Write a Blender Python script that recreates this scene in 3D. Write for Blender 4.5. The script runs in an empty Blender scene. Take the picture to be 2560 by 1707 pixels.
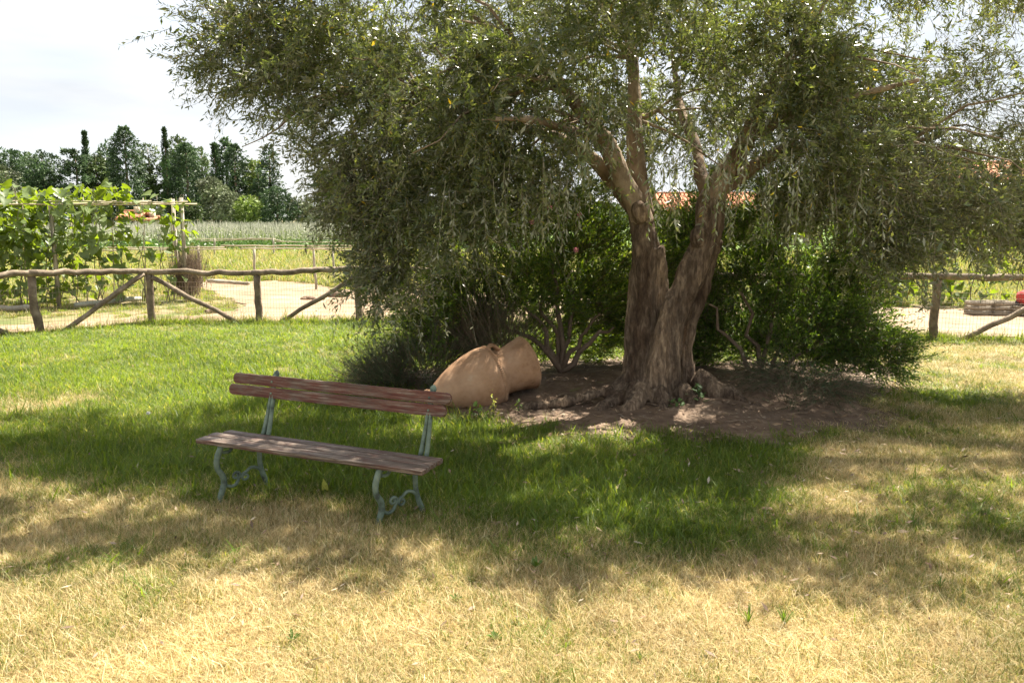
import bpy, bmesh, math, random
import numpy as np
from mathutils import Vector, Matrix, noise as mnoise
R = math.radians
random.seed(7); rng = np.random.default_rng(7)
SC = bpy.context.scene
COL = SC.collection
def link(o): COL.objects.link(o); return o

# ---------------------------------------------------------------- camera, sky, sun, exposure
F_PX, PITCH, EYE = 2000.0, math.atan(308.5 / 2000.0), 1.9
cam_d = bpy.data.cameras.new('camera'); cam = link(bpy.data.objects.new('camera', cam_d))
cam_d.sensor_width = 36.0; cam_d.lens = 36.0 * F_PX / 2560.0
cam_d.clip_start = 0.05; cam_d.clip_end = 3000
cam.location = (0, 0, EYE); cam.rotation_euler = (math.pi / 2 - PITCH, 0, 0)
SC.camera = cam

SUN_EL, SUN_AZ = R(61), R(38)          # azimuth measured from +Y (view direction) towards +X (right)
world = bpy.data.worlds.new('World'); SC.world = world; world.use_nodes = True
wn, wl = world.node_tree.nodes, world.node_tree.links
wn.clear()
w_out = wn.new('ShaderNodeOutputWorld'); w_bg = wn.new('ShaderNodeBackground'); w_bg.inputs['Strength'].default_value = 0.07
sky = wn.new('ShaderNodeTexSky'); sky.sky_type = 'NISHITA'; sky.sun_disc = False
sky.sun_elevation = SUN_EL; sky.sun_rotation = SUN_AZ; sky.dust_density = 2.0
tc = wn.new('ShaderNodeTexCoord'); mp = wn.new('ShaderNodeMapping'); mp.inputs['Scale'].default_value = (1.2, 1.2, 5.5)
mp.inputs['Rotation'].default_value = (R(4), R(-7), R(20))
nz = wn.new('ShaderNodeTexNoise'); nz.inputs['Scale'].default_value = 1.6; nz.inputs['Detail'].default_value = 7; nz.inputs['Roughness'].default_value = .55
cr = wn.new('ShaderNodeValToRGB'); cr.color_ramp.elements[0].position = .30; cr.color_ramp.elements[0].color = (.55,)*3 + (1,)
cr.color_ramp.elements[1].position = .62; cr.color_ramp.elements[1].color = (1,)*3 + (1,)
nz2 = wn.new('ShaderNodeTexNoise'); nz2.inputs['Scale'].default_value = 2.6; nz2.inputs['Detail'].default_value = 6
cr2 = wn.new('ShaderNodeValToRGB'); cr2.color_ramp.elements[0].position = .32; cr2.color_ramp.elements[0].color = (3.4, 3.55, 3.75, 1)
cr2.color_ramp.elements[1].position = .66; cr2.color_ramp.elements[1].color = (4.6, 4.63, 4.67, 1)
wm = wn.new('ShaderNodeMixRGB')
wl.new(tc.outputs['Generated'], mp.inputs['Vector']); wl.new(mp.outputs[0], nz.inputs['Vector']); wl.new(mp.outputs[0], nz2.inputs['Vector'])
wl.new(nz.outputs['Fac'], cr.inputs['Fac']); wl.new(nz2.outputs['Fac'], cr2.inputs['Fac'])
wl.new(cr.outputs['Color'], wm.inputs['Fac']); wl.new(sky.outputs['Color'], wm.inputs['Color1']); wl.new(cr2.outputs['Color'], wm.inputs['Color2'])
wl.new(wm.outputs['Color'], w_bg.inputs['Color']); wl.new(w_bg.outputs[0], w_out.inputs['Surface'])

sun_d = bpy.data.lights.new('sun', 'SUN'); sun_d.energy = 5.0; sun_d.angle = R(0.53); sun_d.color = (1.0, 0.93, 0.80)
sun = link(bpy.data.objects.new('sun', sun_d))
SUNV = Vector((math.sin(SUN_AZ) * math.cos(SUN_EL), math.cos(SUN_AZ) * math.cos(SUN_EL), math.sin(SUN_EL)))
sun.rotation_euler = SUNV.to_track_quat('Z', 'Y').to_euler(); sun.location = (6, 10, 20)
vs = SC.view_settings; vs.view_transform = 'Standard'; vs.look = 'None'; vs.gamma = 1; vs.use_curve_mapping = False
vs.exposure = 1.88
SC.cycles.max_bounces = 5; SC.cycles.transparent_max_bounces = 4; SC.cycles.diffuse_bounces = 3; SC.cycles.transmission_bounces = 3
SC.cycles.use_denoising = True; SC.cycles.use_adaptive_sampling = True; SC.cycles.adaptive_threshold = .02

# ---------------------------------------------------------------- where things stand (surveyed from the photograph, metres)
_c, _s = math.cos(PITCH), math.sin(PITCH)
def _ray(px, py):
    x = (px - 1280) / F_PX; y = (853.5 - py) / F_PX
    return x, _c + _s * y, -_s + _c * y
def gp(px, py, z=0.0):
    v = _ray(px, py); t = (z - EYE) / v[2]; return Vector((v[0] * t, v[1] * t, z))
def at(px, py, Y):
    v = _ray(px, py); t = Y / v[1]; return Vector((v[0] * t, Y, EYE + v[2] * t))

# ---------------------------------------------------------------- helpers
def tag(o, label=None, cat=None, group=None, kind=None):
    if label: o['label'] = label
    if cat: o['category'] = cat
    if group: o['group'] = group
    if kind: o['kind'] = kind
    return o
def empty(name, loc=(0, 0, 0), rz=0.0):
    o = link(bpy.data.objects.new(name, None)); o.location = loc; o.rotation_euler = (0, 0, rz); o.empty_display_size = .1
    return o
def mesh_np(name, V, Fc, mat=None, smooth=True):
    """V (n,3); Fc a list of int arrays, each (m,k)"""
    me = bpy.data.meshes.new(name)
    V = np.asarray(V, dtype=np.float32)
    if not isinstance(Fc, list) or not isinstance(Fc[0], np.ndarray): Fc = [np.array(Fc)]
    Fc = [np.asarray(f, dtype=np.int32) for f in Fc if len(f)]
    me.vertices.add(len(V)); me.vertices.foreach_set('co', V.ravel())
    nl = sum(f.size for f in Fc); npoly = sum(len(f) for f in Fc)
    me.loops.add(nl); me.polygons.add(npoly)
    me.loops.foreach_set('vertex_index', np.concatenate([f.ravel() for f in Fc]))
    tot = np.concatenate([np.full(len(f), f.shape[1], dtype=np.int32) for f in Fc])
    st = np.concatenate([[0], np.cumsum(tot)[:-1]]).astype(np.int32)
    me.polygons.foreach_set('loop_start', st); me.polygons.foreach_set('loop_total', tot)
    if smooth: me.polygons.foreach_set('use_smooth', np.ones(npoly, dtype=bool))
    if mat: me.materials.append(mat)
    me.update(calc_edges=True); me.validate()
    return me
def obj(name, me, parent=None, kind=None):
    o = link(bpy.data.objects.new(name, me))
    if parent is not None: o.parent = parent
    if kind: o['kind'] = kind
    return o
def frame_of(T):
    T = T / (np.linalg.norm(T, axis=-1, keepdims=True) + 1e-9)
    up = np.where(np.abs(T[..., 2:3]) > .9, np.array([1., 0, 0]), np.array([0, 0, 1.]))
    A = np.cross(up, T); A /= np.linalg.norm(A, axis=-1, keepdims=True) + 1e-9
    return T, A, np.cross(T, A)
class MB:
    """collects shapes; build() links them as one mesh object"""
    def __init__(s): s.V = []; s.F = {3: [], 4: []}; s.n = 0; s.ng = []
    def add(s, V, F3=None, F4=None):
        V = np.asarray(V, float)
        if F3 is not None and len(F3): s.F[3].append(np.asarray(F3) + s.n)
        if F4 is not None and len(F4): s.F[4].append(np.asarray(F4) + s.n)
        s.V.append(V); s.n += len(V); return s
    def tube(s, pts, rad, sides=8, cap=True, flat=1.0, wob=0.0, up=None):
        P = np.array([tuple(p) for p in pts], float); n = len(P)
        r = np.full(n, rad, float) if np.isscalar(rad) else np.array(rad, float)
        T = np.gradient(P, axis=0); T, A, B = frame_of(T)
        if up is None:
            for i in range(1, n):     # parallel transport
                a = A[i - 1] - T[i] * np.dot(A[i - 1], T[i]); a /= np.linalg.norm(a) + 1e-9; A[i] = a; B[i] = np.cross(T[i], a)
        else:
            u = np.array(up, float)
            A = u - T * (T @ u)[:, None]; A /= np.linalg.norm(A, axis=1, keepdims=True); B = np.cross(T, A)
        th = np.linspace(0, 2 * np.pi, sides, endpoint=False)
        ring = np.cos(th)[None, :, None] * A[:, None, :] + flat * np.sin(th)[None, :, None] * B[:, None, :]
        rr = r[:, None, None] * np.ones((n, sides, 1))
        if wob: rr = rr * (1 + wob * rng.normal(size=(n, sides, 1)))
        V = (P[:, None, :] + ring * rr).reshape(-1, 3)
        i = np.arange(n - 1)[:, None] * sides; j = np.arange(sides)[None, :]; k = (j + 1) % sides
        Q = np.stack([i + j, i + k, i + sides + k, i + sides + j], -1).reshape(-1, 4)
        F3 = []
        if cap:
            V = np.vstack([V, P[0], P[-1]]); a, b = n * sides, n * sides + 1
            for q in range(sides):
                F3.append((a, (q + 1) % sides, q)); F3.append((b, (n - 1) * sides + q, (n - 1) * sides + (q + 1) % sides))
        return s.add(V, F3, Q)
    def box(s, c, size, ax=None):
        c = np.array(c, float); h = np.array(size, float) / 2
        co = np.array([[x, y, z] for x in (-1, 1) for y in (-1, 1) for z in (-1, 1)], float) * h
        if ax is not None: co = co @ np.array(ax, float)
        F = [(0, 1, 3, 2), (4, 6, 7, 5), (0, 4, 5, 1), (2, 3, 7, 6), (0, 2, 6, 4), (1, 5, 7, 3)]
        return s.add(co + c, None, F)
    def mesh(s, name, mat, smooth=True):
        return mesh_np(name, np.vstack(s.V), [np.vstack(s.F[k]) for k in (3, 4) if s.F[k]], mat, smooth)
    def build(s, name, mat, parent=None, smooth=True, kind=None):
        return obj(name, s.mesh(name, mat, smooth), parent, kind)

# ---------------------------------------------------------------- materials
def newmat(name):
    m = bpy.data.materials.new(name); m.use_nodes = True
    nt = m.node_tree; nt.nodes.clear(); return m, nt.nodes, nt.links
def rgb(c): return (c[0], c[1], c[2], 1)
def ramp(nd, stops):
    r = nd.new('ShaderNodeValToRGB'); el = r.color_ramp.elements
    while len(el) < len(stops): el.new(.5)
    for e, (p, c) in zip(el, stops): e.position = p; e.color = rgb(c)
    return r
def noise_node(nd, ln, scale, detail=6, rough=.6, vec=None, dist=0):
    n = nd.new('ShaderNodeTexNoise'); n.inputs['Scale'].default_value = scale; n.inputs['Detail'].default_value = detail
    n.inputs['Roughness'].default_value = rough; n.inputs['Distortion'].default_value = dist
    if vec is not None: ln.new(vec, n.inputs['Vector'])
    return n
def surf(name, stops, scale=5, detail=8, rough=.8, bump=.3, bscale=None, stretch=(1, 1, 1), coord='Object', stops2=None, scale2=1, spec=.3, dist=0, bdist=.02):
    """opaque procedural surface: colour ramp over noise, an optional second ramp multiplied over it, and bump"""
    m, nd, ln = newmat(name)
    t = nd.new('ShaderNodeTexCoord'); mp = nd.new('ShaderNodeMapping'); mp.inputs['Scale'].default_value = stretch
    if coord == 'Position':
        g = nd.new('ShaderNodeNewGeometry'); ln.new(g.outputs['Position'], mp.inputs['Vector'])
    else: ln.new(t.outputs[coord], mp.inputs['Vector'])
    v = mp.outputs[0]
    n1 = noise_node(nd, ln, scale, detail, .65, v, dist); r1 = ramp(nd, stops); ln.new(n1.outputs['Fac'], r1.inputs['Fac'])
    col = r1.outputs['Color']
    if stops2:
        n2 = noise_node(nd, ln, scale2, 5, .6, v); r2 = ramp(nd, stops2); ln.new(n2.outputs['Fac'], r2.inputs['Fac'])
        mx = nd.new('ShaderNodeMixRGB'); mx.blend_type = 'MULTIPLY'; mx.inputs['Fac'].default_value = 1
        ln.new(col, mx.inputs['Color1']); ln.new(r2.outputs['Color'], mx.inputs['Color2']); col = mx.outputs['Color']
    p = nd.new('ShaderNodeBsdfPrincipled'); p.inputs['Roughness'].default_value = rough; p.inputs['Specular IOR Level'].default_value = spec
    ln.new(col, p.inputs['Base Color'])
    if bump:
        nb = noise_node(nd, ln, bscale or scale * 3, 6, .65, v)
        b = nd.new('ShaderNodeBump'); b.inputs['Strength'].default_value = bump; b.inputs['Distance'].default_value = bdist
        ln.new(nb.outputs['Fac'], b.inputs['Height']); ln.new(b.outputs[0], p.inputs['Normal'])
    o = nd.new('ShaderNodeOutputMaterial'); ln.new(p.outputs[0], o.inputs['Surface'])
    return m
def leafmat(name, stops, back=None, trans=.35, tcol=None, rough=.45, pscale=1.5, pstops=((.3, (.7,) * 3), (.7, (1.25,) * 3)), spec=.4):
    """thin leaf: colour varies per leaf and over the plant, light passes through"""
    m, nd, ln = newmat(name)
    g = nd.new('ShaderNodeNewGeometry'); r = ramp(nd, stops); ln.new(g.outputs['Random Per Island'], r.inputs['Fac'])
    n = noise_node(nd, ln, pscale, 3, .5, g.outputs['Position']); r2 = ramp(nd, pstops); ln.new(n.outputs['Fac'], r2.inputs['Fac'])
    mx = nd.new('ShaderNodeMixRGB'); mx.blend_type = 'MULTIPLY'; mx.inputs['Fac'].default_value = 1
    ln.new(r.outputs['Color'], mx.inputs['Color1']); ln.new(r2.outputs['Color'], mx.inputs['Color2']); col = mx.outputs['Color']
    front = col
    if back:
        mb = nd.new('ShaderNodeMixRGB'); ln.new(g.outputs['Backfacing'], mb.inputs['Fac']); ln.new(col, mb.inputs['Color1']); mb.inputs['Color2'].default_value = rgb(back)
        front = mb.outputs['Color']
    p = nd.new('ShaderNodeBsdfPrincipled'); p.inputs['Roughness'].default_value = rough; p.inputs['Specular IOR Level'].default_value = spec
    ln.new(front, p.inputs['Base Color'])
    tr = nd.new('ShaderNodeBsdfTranslucent')
    if tcol:
        mt = nd.new('ShaderNodeMixRGB'); mt.blend_type = 'MULTIPLY'; mt.inputs['Fac'].default_value = 1; mt.inputs['Color2'].default_value = rgb(tcol)
        ln.new(col, mt.inputs['Color1']); ln.new(mt.outputs['Color'], tr.inputs['Color'])
    else: ln.new(col, tr.inputs['Color'])
    ms = nd.new('ShaderNodeMixShader'); ms.inputs['Fac'].default_value = trans
    ln.new(p.outputs[0], ms.inputs[1]); ln.new(tr.outputs[0], ms.inputs[2])
    o = nd.new('ShaderNodeOutputMaterial'); ln.new(ms.outputs[0], o.inputs['Surface'])
    return m

M = {}
M['lawn'] = surf('lawn_earth', [(.3, (.10, .085, .04)), (.5, (.16, .14, .06)), (.7, (.24, .2, .10))], scale=9, coord='Position', bump=.5, bscale=30)
M['soil'] = surf('bare_earth', [(.3, (.12, .076, .050)), (.55, (.21, .143, .096)), (.75, (.32, .235, .165))], scale=6, coord='Position', bump=.8, bscale=22, stops2=[(.35, (.6,) * 3), (.65, (1.15,) * 3)], scale2=1.6, bdist=.03)
M['sand'] = surf('pale_sandy_track', [(.3, (.20, .135, .08)), (.5, (.29, .205, .13)), (.7, (.35, .265, .175))], scale=2.2, coord='Position', bump=.4, bscale=9, stops2=[(.35, (.72, .70, .66)), (.6, (1.05,) * 3)], scale2=.7)
M['field'] = surf('weedy_field', [(.34, (.075, .10, .022)), (.44, (.12, .125, .04)), (.5, (.20, .155, .08)), (.7, (.27, .20, .12))], scale=.55, detail=10, coord='Position', bump=.15, bscale=5)
M['farfield'] = surf('far_field_green', [(.3, (.09, .17, .03)), (.6, (.16, .25, .05)), (.8, (.26, .28, .09))], scale=.25, detail=8, coord='Position', bump=.5, bscale=3)
M['bark'] = surf('olive_bark', [(.30, (.045, .032, .023)), (.50, (.145, .105, .074)), (.70, (.31, .24, .175))], scale=13, detail=14, stretch=(2.2, 2.2, .6), rough=.92, bump=1.0, bscale=30, coord='Position', stops2=[(.38, (.60, .52, .46)), (.50, (1.0, .97, .93)), (.60, (1.75, 1.68, 1.55))], scale2=1.7, dist=.5, bdist=.04)
M['limbbark'] = surf('smooth_limb_bark', [(.32, (.095, .068, .047)), (.5, (.25, .19, .13)), (.68, (.40, .32, .23))], scale=5, detail=8, stretch=(1.5, 1.5, .8), rough=.85, bump=.5, bscale=20, coord='Position', stops2=[(.4, (.7, .62, .56)), (.6, (1.1,) * 3)], scale2=1.5)
M['twig'] = surf('twig_bark', [(.3, (.13, .11, .07)), (.7, (.24, .22, .15))], scale=8, rough=.8, bump=0, coord='Position')
M['shrubwood'] = surf('shrub_bark', [(.3, (.12, .08, .055)), (.7, (.27, .2, .14))], scale=8, rough=.9, bump=.5, coord='Position')
M['olive'] = leafmat('olive_leaf', [(0, (.058, .084, .028)), (.5, (.100, .126, .046)), (.93, (.165, .182, .078)), (.985, (.20, .21, .07)), (1, (.45, .30, .03))], back=(.29, .285, .185), trans=.36, tcol=(2.0, 2.0, .8), rough=.32, spec=.6, pscale=1.3)
M['shrub'] = leafmat('shrub_leaf', [(0, (.038, .076, .014)), (.6, (.085, .145, .024)), (1, (.20, .25, .045))], trans=.42, tcol=(2.4, 2.3, .5), rough=.45)
M['shrub2'] = leafmat('shrub_leaf_dark', [(0, (.034, .070, .016)), (.6, (.072, .128, .026)), (1, (.17, .23, .055))], trans=.42, tcol=(2.4, 2.4, .5), rough=.45)
M['rosemary'] = leafmat('rosemary_needle', [(0, (.035, .070, .030)), (1, (.095, .15, .060))], trans=.3, rough=.5)
M['green'] = leafmat('green_grass_blade', [(0, (.070, .122, .020)), (.5, (.115, .180, .030)), (.85, (.185, .235, .050)), (.95, (.20, .25, .06)), (1, (.40, .34, .19))], trans=.48, tcol=(2.35, 2.1, .6), rough=.5, pscale=.9, pstops=((.3, (.78, .78, .78)), (.7, (1.25, 1.18, 1.1))), spec=.35)
M['dry'] = leafmat('dry_grass_blade', [(0, (.32, .22, .095)), (.35, (.54, .40, .175)), (.75, (.72, .57, .29)), (.9, (.84, .73, .45)), (.95, (.26, .27, .07)), (1, (.34, .33, .10))], trans=.30, rough=.55, pscale=1.1, pstops=((.3, (.80,) * 3), (.7, (1.12,) * 3)), spec=.35)
M['mix'] = leafmat('yellowing_grass_blade', [(0, (.11, .16, .025)), (.45, (.22, .25, .05)), (.6, (.38, .32, .12)), (1, (.52, .40, .2))], trans=.36, tcol=(1.2, 1.2, .8), rough=.5, pscale=1.1, pstops=((.3, (.80,) * 3), (.7, (1.15,) * 3)))
M['bean'] = leafmat('bean_leaf', [(0, (.06, .12, .015)), (.5, (.105, .175, .02)), (1, (.18, .24, .03))], back=(.15, .20, .075), trans=.45, tcol=(1.9, 1.65, .5), rough=.38, pscale=2.5, pstops=((.3, (.65,) * 3), (.7, (1.3,) * 3)))
M['weed'] = leafmat('weed_leaf', [(0, (.06, .115, .02)), (1, (.12, .185, .035))], trans=.4, tcol=(1.6, 1.5, .5), rough=.45)
M['ivy'] = leafmat('ivy_leaf', [(0, (.05, .11, .03)), (1, (.12, .2, .06))], trans=.3, rough=.4)
M['yshoot'] = leafmat('yellow_shoot_leaf', [(0, (.30, .34, .03)), (1, (.5, .46, .08))], trans=.4, rough=.5)
M['fence'] = surf('grey_fence_wood', [(.3, (.09, .065, .044)), (.5, (.19, .145, .10)), (.7, (.32, .255, .185))], scale=7, detail=9, rough=.85, bump=.7, bscale=18, coord='Position', stops2=[(.36, (.65,) * 3), (.6, (1.12,) * 3)], scale2=2.3)
M['pole'] = surf('pale_cane_pole', [(.3, (.34, .28, .18)), (.7, (.56, .50, .37))], scale=6, rough=.7, bump=.2, coord='Position')
M['post'] = surf('trellis_post_wood', [(.3, (.25, .22, .17)), (.7, (.42, .38, .30))], scale=9, stretch=(1, 1, .3), rough=.85, bump=.4, coord='Position')
M['wire'] = surf('rusty_wire', [(.3, (.18, .12, .08)), (.7, (.30, .24, .18))], scale=10, rough=.6, bump=0)
M['stake'] = surf('vineyard_stake', [(.3, (.27, .27, .20)), (.7, (.42, .41, .34))], scale=3, rough=.8, bump=0, coord='Position')
M['jar'] = surf('terracotta', [(.34, (.24, .135, .072)), (.46, (.38, .225, .13)), (.62, (.46, .29, .18)), (.76, (.53, .40, .28))], scale=3.4, detail=14, rough=.88, bump=.45, bscale=30, stops2=[(.33, (.62, .58, .54)), (.5, (.97,) * 3), (.7, (1.1,) * 3)], scale2=2.6, spec=.2, bdist=.01)
def bench_wood(name, worn, lo, hi):
    """red paint worn through to grey grained wood, grain along the plank"""
    m, nd, ln = newmat(name)
    t = nd.new('ShaderNodeTexCoord'); mp = nd.new('ShaderNodeMapping'); mp.inputs['Scale'].default_value = (1.2, 26, 26); ln.new(t.outputs['Object'], mp.inputs['Vector'])
    grain = noise_node(nd, ln, 3.5, 9, .65, mp.outputs[0], .4)
    rg = ramp(nd, [(.34, (.026, .018, .013)), (.5, (.110, .078, .057)), (.68, (.27, .22, .178))]); ln.new(grain.outputs['Fac'], rg.inputs['Fac'])
    rp = ramp(nd, [(.3, (.075, .015, .009)), (.7, (.145, .034, .018))]); ln.new(grain.outputs['Fac'], rp.inputs['Fac'])
    mp2 = nd.new('ShaderNodeMapping'); mp2.inputs['Scale'].default_value = (2.4, 7, 7); ln.new(t.outputs['Object'], mp2.inputs['Vector'])
    patch = noise_node(nd, ln, 1.6, 6, .7, mp2.outputs[0])
    add = nd.new('ShaderNodeMath'); add.operation = 'MULTIPLY_ADD'; add.inputs[1].default_value = .55; ln.new(grain.outputs['Fac'], add.inputs[0]); ln.new(patch.outputs['Fac'], add.inputs[2])
    mr = nd.new('ShaderNodeMapRange'); mr.inputs['From Min'].default_value = lo; mr.inputs['From Max'].default_value = hi; ln.new(add.outputs[0], mr.inputs['Value'])
    mr.inputs['To Min'].default_value = worn * .35; mr.inputs['To Max'].default_value = min(1, worn + .35)
    mx = nd.new('ShaderNodeMixRGB'); ln.new(mr.outputs[0], mx.inputs['Fac']); ln.new(rp.outputs[0], mx.inputs['Color1']); ln.new(rg.outputs[0], mx.inputs['Color2'])
    p = nd.new('ShaderNodeBsdfPrincipled'); p.inputs['Roughness'].default_value = .62; p.inputs['Specular IOR Level'].default_value = .35; ln.new(mx.outputs[0], p.inputs['Base Color'])
    b = nd.new('ShaderNodeBump'); b.inputs['Strength'].default_value = .7; b.inputs['Distance'].default_value = .004; ln.new(grain.outputs['Fac'], b.inputs['Height']); ln.new(b.outputs[0], p.inputs['Normal'])
    o = nd.new('ShaderNodeOutputMaterial'); ln.new(p.outputs[0], o.inputs['Surface']); return m
M['benchback'] = bench_wood('worn_red_bench_paint', .55, .66, .88)
M['benchseat'] = bench_wood('weathered_grey_red_bench_seat', .75, .56, .78)
M['iron'] = surf('chipped_grey_green_iron', [(.36, (.05, .06, .05)), (.46, (.11, .15, .11)), (.7, (.20, .25, .19))], scale=14, detail=8, rough=.6, bump=.5, bscale=50, bdist=.004)
M['bolt'] = surf('pale_zinc', [(.3, (.4, .4, .38)), (.7, (.55, .55, .52))], scale=30, rough=.5, bump=0)
M['cratewood'] = surf('grey_crate_board', [(.3, (.18, .15, .11)), (.7, (.36, .31, .24))], scale=4, stretch=(1, 4, 12), rough=.85, bump=.5, coord='Position')
M['roof'] = surf('orange_clay_tile', [(.3, (.34, .13, .07)), (.7, (.48, .23, .13))], scale=3, rough=.85, bump=.3, coord='Position')
M['plaster'] = surf('ochre_plaster', [(.3, (.48, .36, .24)), (.7, (.56, .44, .31))], scale=2, rough=.9, bump=.2, coord='Position')
M['shadewin'] = surf('dark_window_glass', [(.3, (.02, .025, .03)), (.7, (.05, .055, .06))], scale=2, rough=.15, bump=0)
M['shutter'] = surf('brown_shutter', [(.3, (.10, .06, .035)), (.7, (.16, .10, .06))], scale=4, rough=.6, bump=0)
M['red'] = surf('red_cloth', [(.3, (.42, .05, .05)), (.7, (.58, .09, .08))], scale=6, rough=.7, bump=.3)
M['black'] = surf('dark_fruit_skin', [(.3, (.012, .01, .016)), (.7, (.035, .025, .04))], scale=20, rough=.25, bump=0)
M['brush'] = leafmat('dry_brushwood', [(0, (.13, .10, .075)), (1, (.28, .23, .18))], trans=.1, rough=.8)
M['litter'] = leafmat('fallen_leaf', [(0, (.10, .06, .035)), (.6, (.25, .16, .09)), (.85, (.34, .25, .16)), (1, (.42, .36, .27))], trans=.1, rough=.6)
M['pink'] = leafmat('pink_petal', [(0, (.5, .12, .2)), (1, (.65, .25, .3))], trans=.4)
M['white'] = leafmat('white_petal', [(0, (.7, .7, .65)), (1, (.8, .8, .78))], trans=.3)
M['yellow'] = leafmat('yellow_petal', [(0, (.7, .42, .02)), (1, (.8, .55, .05))], trans=.4)
FT = {
 'conifer': leafmat('dark_conifer_foliage', [(0, (.032, .060, .026)), (.6, (.058, .095, .040)), (1, (.10, .15, .06))], trans=.25, pscale=.45, rough=.6, pstops=((.35, (.5,) * 3), (.65, (1.55,) * 3))),
 'cypress': leafmat('cypress_foliage', [(0, (.036, .066, .028)), (1, (.080, .125, .050))], trans=.2, pscale=.6, rough=.6, pstops=((.35, (.5,) * 3), (.65, (1.55,) * 3))),
 'leafy': leafmat('light_broadleaf_foliage', [(0, (.06, .095, .03)), (1, (.13, .17, .06))], trans=.3, pscale=.5, rough=.5, pstops=((.35, (.5,) * 3), (.65, (1.55,) * 3))),
 'greyish': leafmat('grey_green_foliage', [(0, (.10, .125, .06)), (1, (.18, .20, .11))], trans=.2, pscale=.5, rough=.6, pstops=((.35, (.5,) * 3), (.65, (1.55,) * 3))),
 'bright': leafmat('yellow_green_foliage', [(0, (.09, .14, .025)), (1, (.20, .25, .055))], trans=.3, pscale=.5, rough=.5, pstops=((.35, (.5,) * 3), (.65, (1.55,) * 3))),
}
M['crop'] = leafmat('crop_leaf', [(0, (.05, .11, .02)), (1, (.13, .21, .04))], trans=.3, pscale=.4)
M['vine'] = leafmat('young_vine_leaf', [(0, (.13, .17, .06)), (1, (.24, .26, .11))], trans=.3, pscale=.3)

# ---------------------------------------------------------------- ground
def zg(x, y):
    x = np.asarray(x, float); y = np.asarray(y, float)
    m = .17 * np.exp(-(((x - 1.7) / 2.3) ** 2 + ((y - 8.7) / 1.35) ** 2))
    u = .012 * np.sin(1.7 * x + .6 * y) + .010 * np.sin(2.9 * y - 1.1 * x + 1) + .006 * np.sin(6.1 * x + 4.3 * y)
    fade = np.clip((13.5 - y) / 3, 0, 1)
    return m + u * fade
def grid_mesh(name, xs, ys, mat, dz=0.0, zf=zg):
    X, Y = np.meshgrid(xs, ys); Z = zf(X, Y) + dz
    V = np.stack([X, Y, Z], -1).reshape(-1, 3); nx = len(xs)
    i = np.arange(len(ys) - 1)[:, None] * nx + np.arange(nx - 1)[None, :]
    return mesh_np(name, V, np.stack([i, i + 1, i + nx + 1, i + nx], -1).reshape(-1, 4), mat)
POST = [Vector((-10.45, 10.5)), Vector((-9.15, 11.85)), Vector((-7.85, 13.17)), Vector((-6.58, 14.5)), Vector((-4.655, 14.61)), Vector((-2.83, 14.73))]
for k in range(1, 8): POST.append(Vector((-2.83, 14.73)).lerp(Vector((6.675, 12.55)), k / 5))
fx = [p.x for p in POST]; fy = [p.y for p in POST]
def fenceY(x): return np.interp(x, fx, fy)
# the field sheet reaches the horizon; everything else lies on it
fld = obj('field', grid_mesh('field', np.array([-900, -300, -100, -40] + list(range(-30, 31, 3)) + [40, 100, 300, 900.]), np.array([-60, -20] + list(range(0, 60, 3)) + [80, 120, 300, 700, 1500.]), M['field'], -.035, lambda x, y: np.zeros_like(x)))
tag(fld, 'flat weedy ground reaching to the horizon', kind='structure')
xs = np.arange(-12, 12.01, .12); yl = np.linspace(0, 1, 130)
X = np.repeat(xs[None, :], 130, 0); Yb = fenceY(xs); Yv = -3 + (Yb + .12 + 3)[None, :] * yl[:, None]
V = np.stack([X, Yv, zg(X, Yv)], -1).reshape(-1, 3); nx = len(xs)
ii = np.arange(129)[:, None] * nx + np.arange(nx - 1)[None, :]
lawn = obj('lawn', mesh_np('lawn', V, np.stack([ii, ii + 1, ii + nx + 1, ii + nx], -1).reshape(-1, 4), M['lawn'])); tag(lawn, 'sloping lawn in front of the wooden fence', kind='structure')
# bare soil round the olive tree: a disc-like fan following the mound
soil_px = [(1150, 1040), (1300, 1065), (1450, 1072), (1640, 1085), (1850, 1098), (2050, 1085), (2200, 1055), (2180, 1005), (2230, 960), (2240, 905), (1900, 900), (1500, 895), (1150, 905), (960, 915), (930, 960), (1010, 985)]
soil_w = [gp(x, y, .05) for x, y in soil_px]
sc = Vector((1.55, 8.6)); ang = [math.atan2(p.y - sc.y, p.x - sc.x) for p in soil_w]; rd = [math.hypot(p.y - sc.y, p.x - sc.x) for p in soil_w]
od = np.argsort(ang); ang = np.array(ang)[od]; rd = np.array(rd)[od]
def soil_r(th):
    base = np.interp(th, ang, rd, period=2 * math.pi)
    return base * (1 + .05 * np.sin(9 * th + 1) + .035 * np.sin(23 * th) + .025 * np.sin(41 * th + 2))
th = np.linspace(-math.pi, math.pi, 240, endpoint=False); rr = np.linspace(0.0, 1, 46)[1:]
TH, RR = np.meshgrid(th, rr); BX = sc.x + soil_r(TH) * RR * np.cos(TH); BY = sc.y + soil_r(TH) * RR * np.sin(TH)
BN = np.array([mnoise.fractal(Vector((x * 2.2, y * 2.2, 0)), 1, 2, 4) for x, y in zip(BX.ravel(), BY.ravel())]).reshape(BX.shape)
BZ = zg(BX, BY) + (.012 + .03 * np.clip(BN, -1, 1) * (1 - RR ** 2)) * np.clip((1.02 - RR) * 8, 0, 1) + .004
V = np.vstack([np.stack([BX, BY, BZ], -1).reshape(-1, 3), [(sc.x, sc.y, float(zg(sc.x, sc.y)) + .02)]])
i = np.arange(44)[:, None] * 240; j = np.arange(240)[None, :]; k = (j + 1) % 240
Q = np.stack([i + j, i + 240 + j, i + 240 + k, i + k], -1).reshape(-1, 4); T3 = np.stack([np.full(240, len(V) - 1), np.arange(240), (np.arange(240) + 1) % 240], -1)
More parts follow.
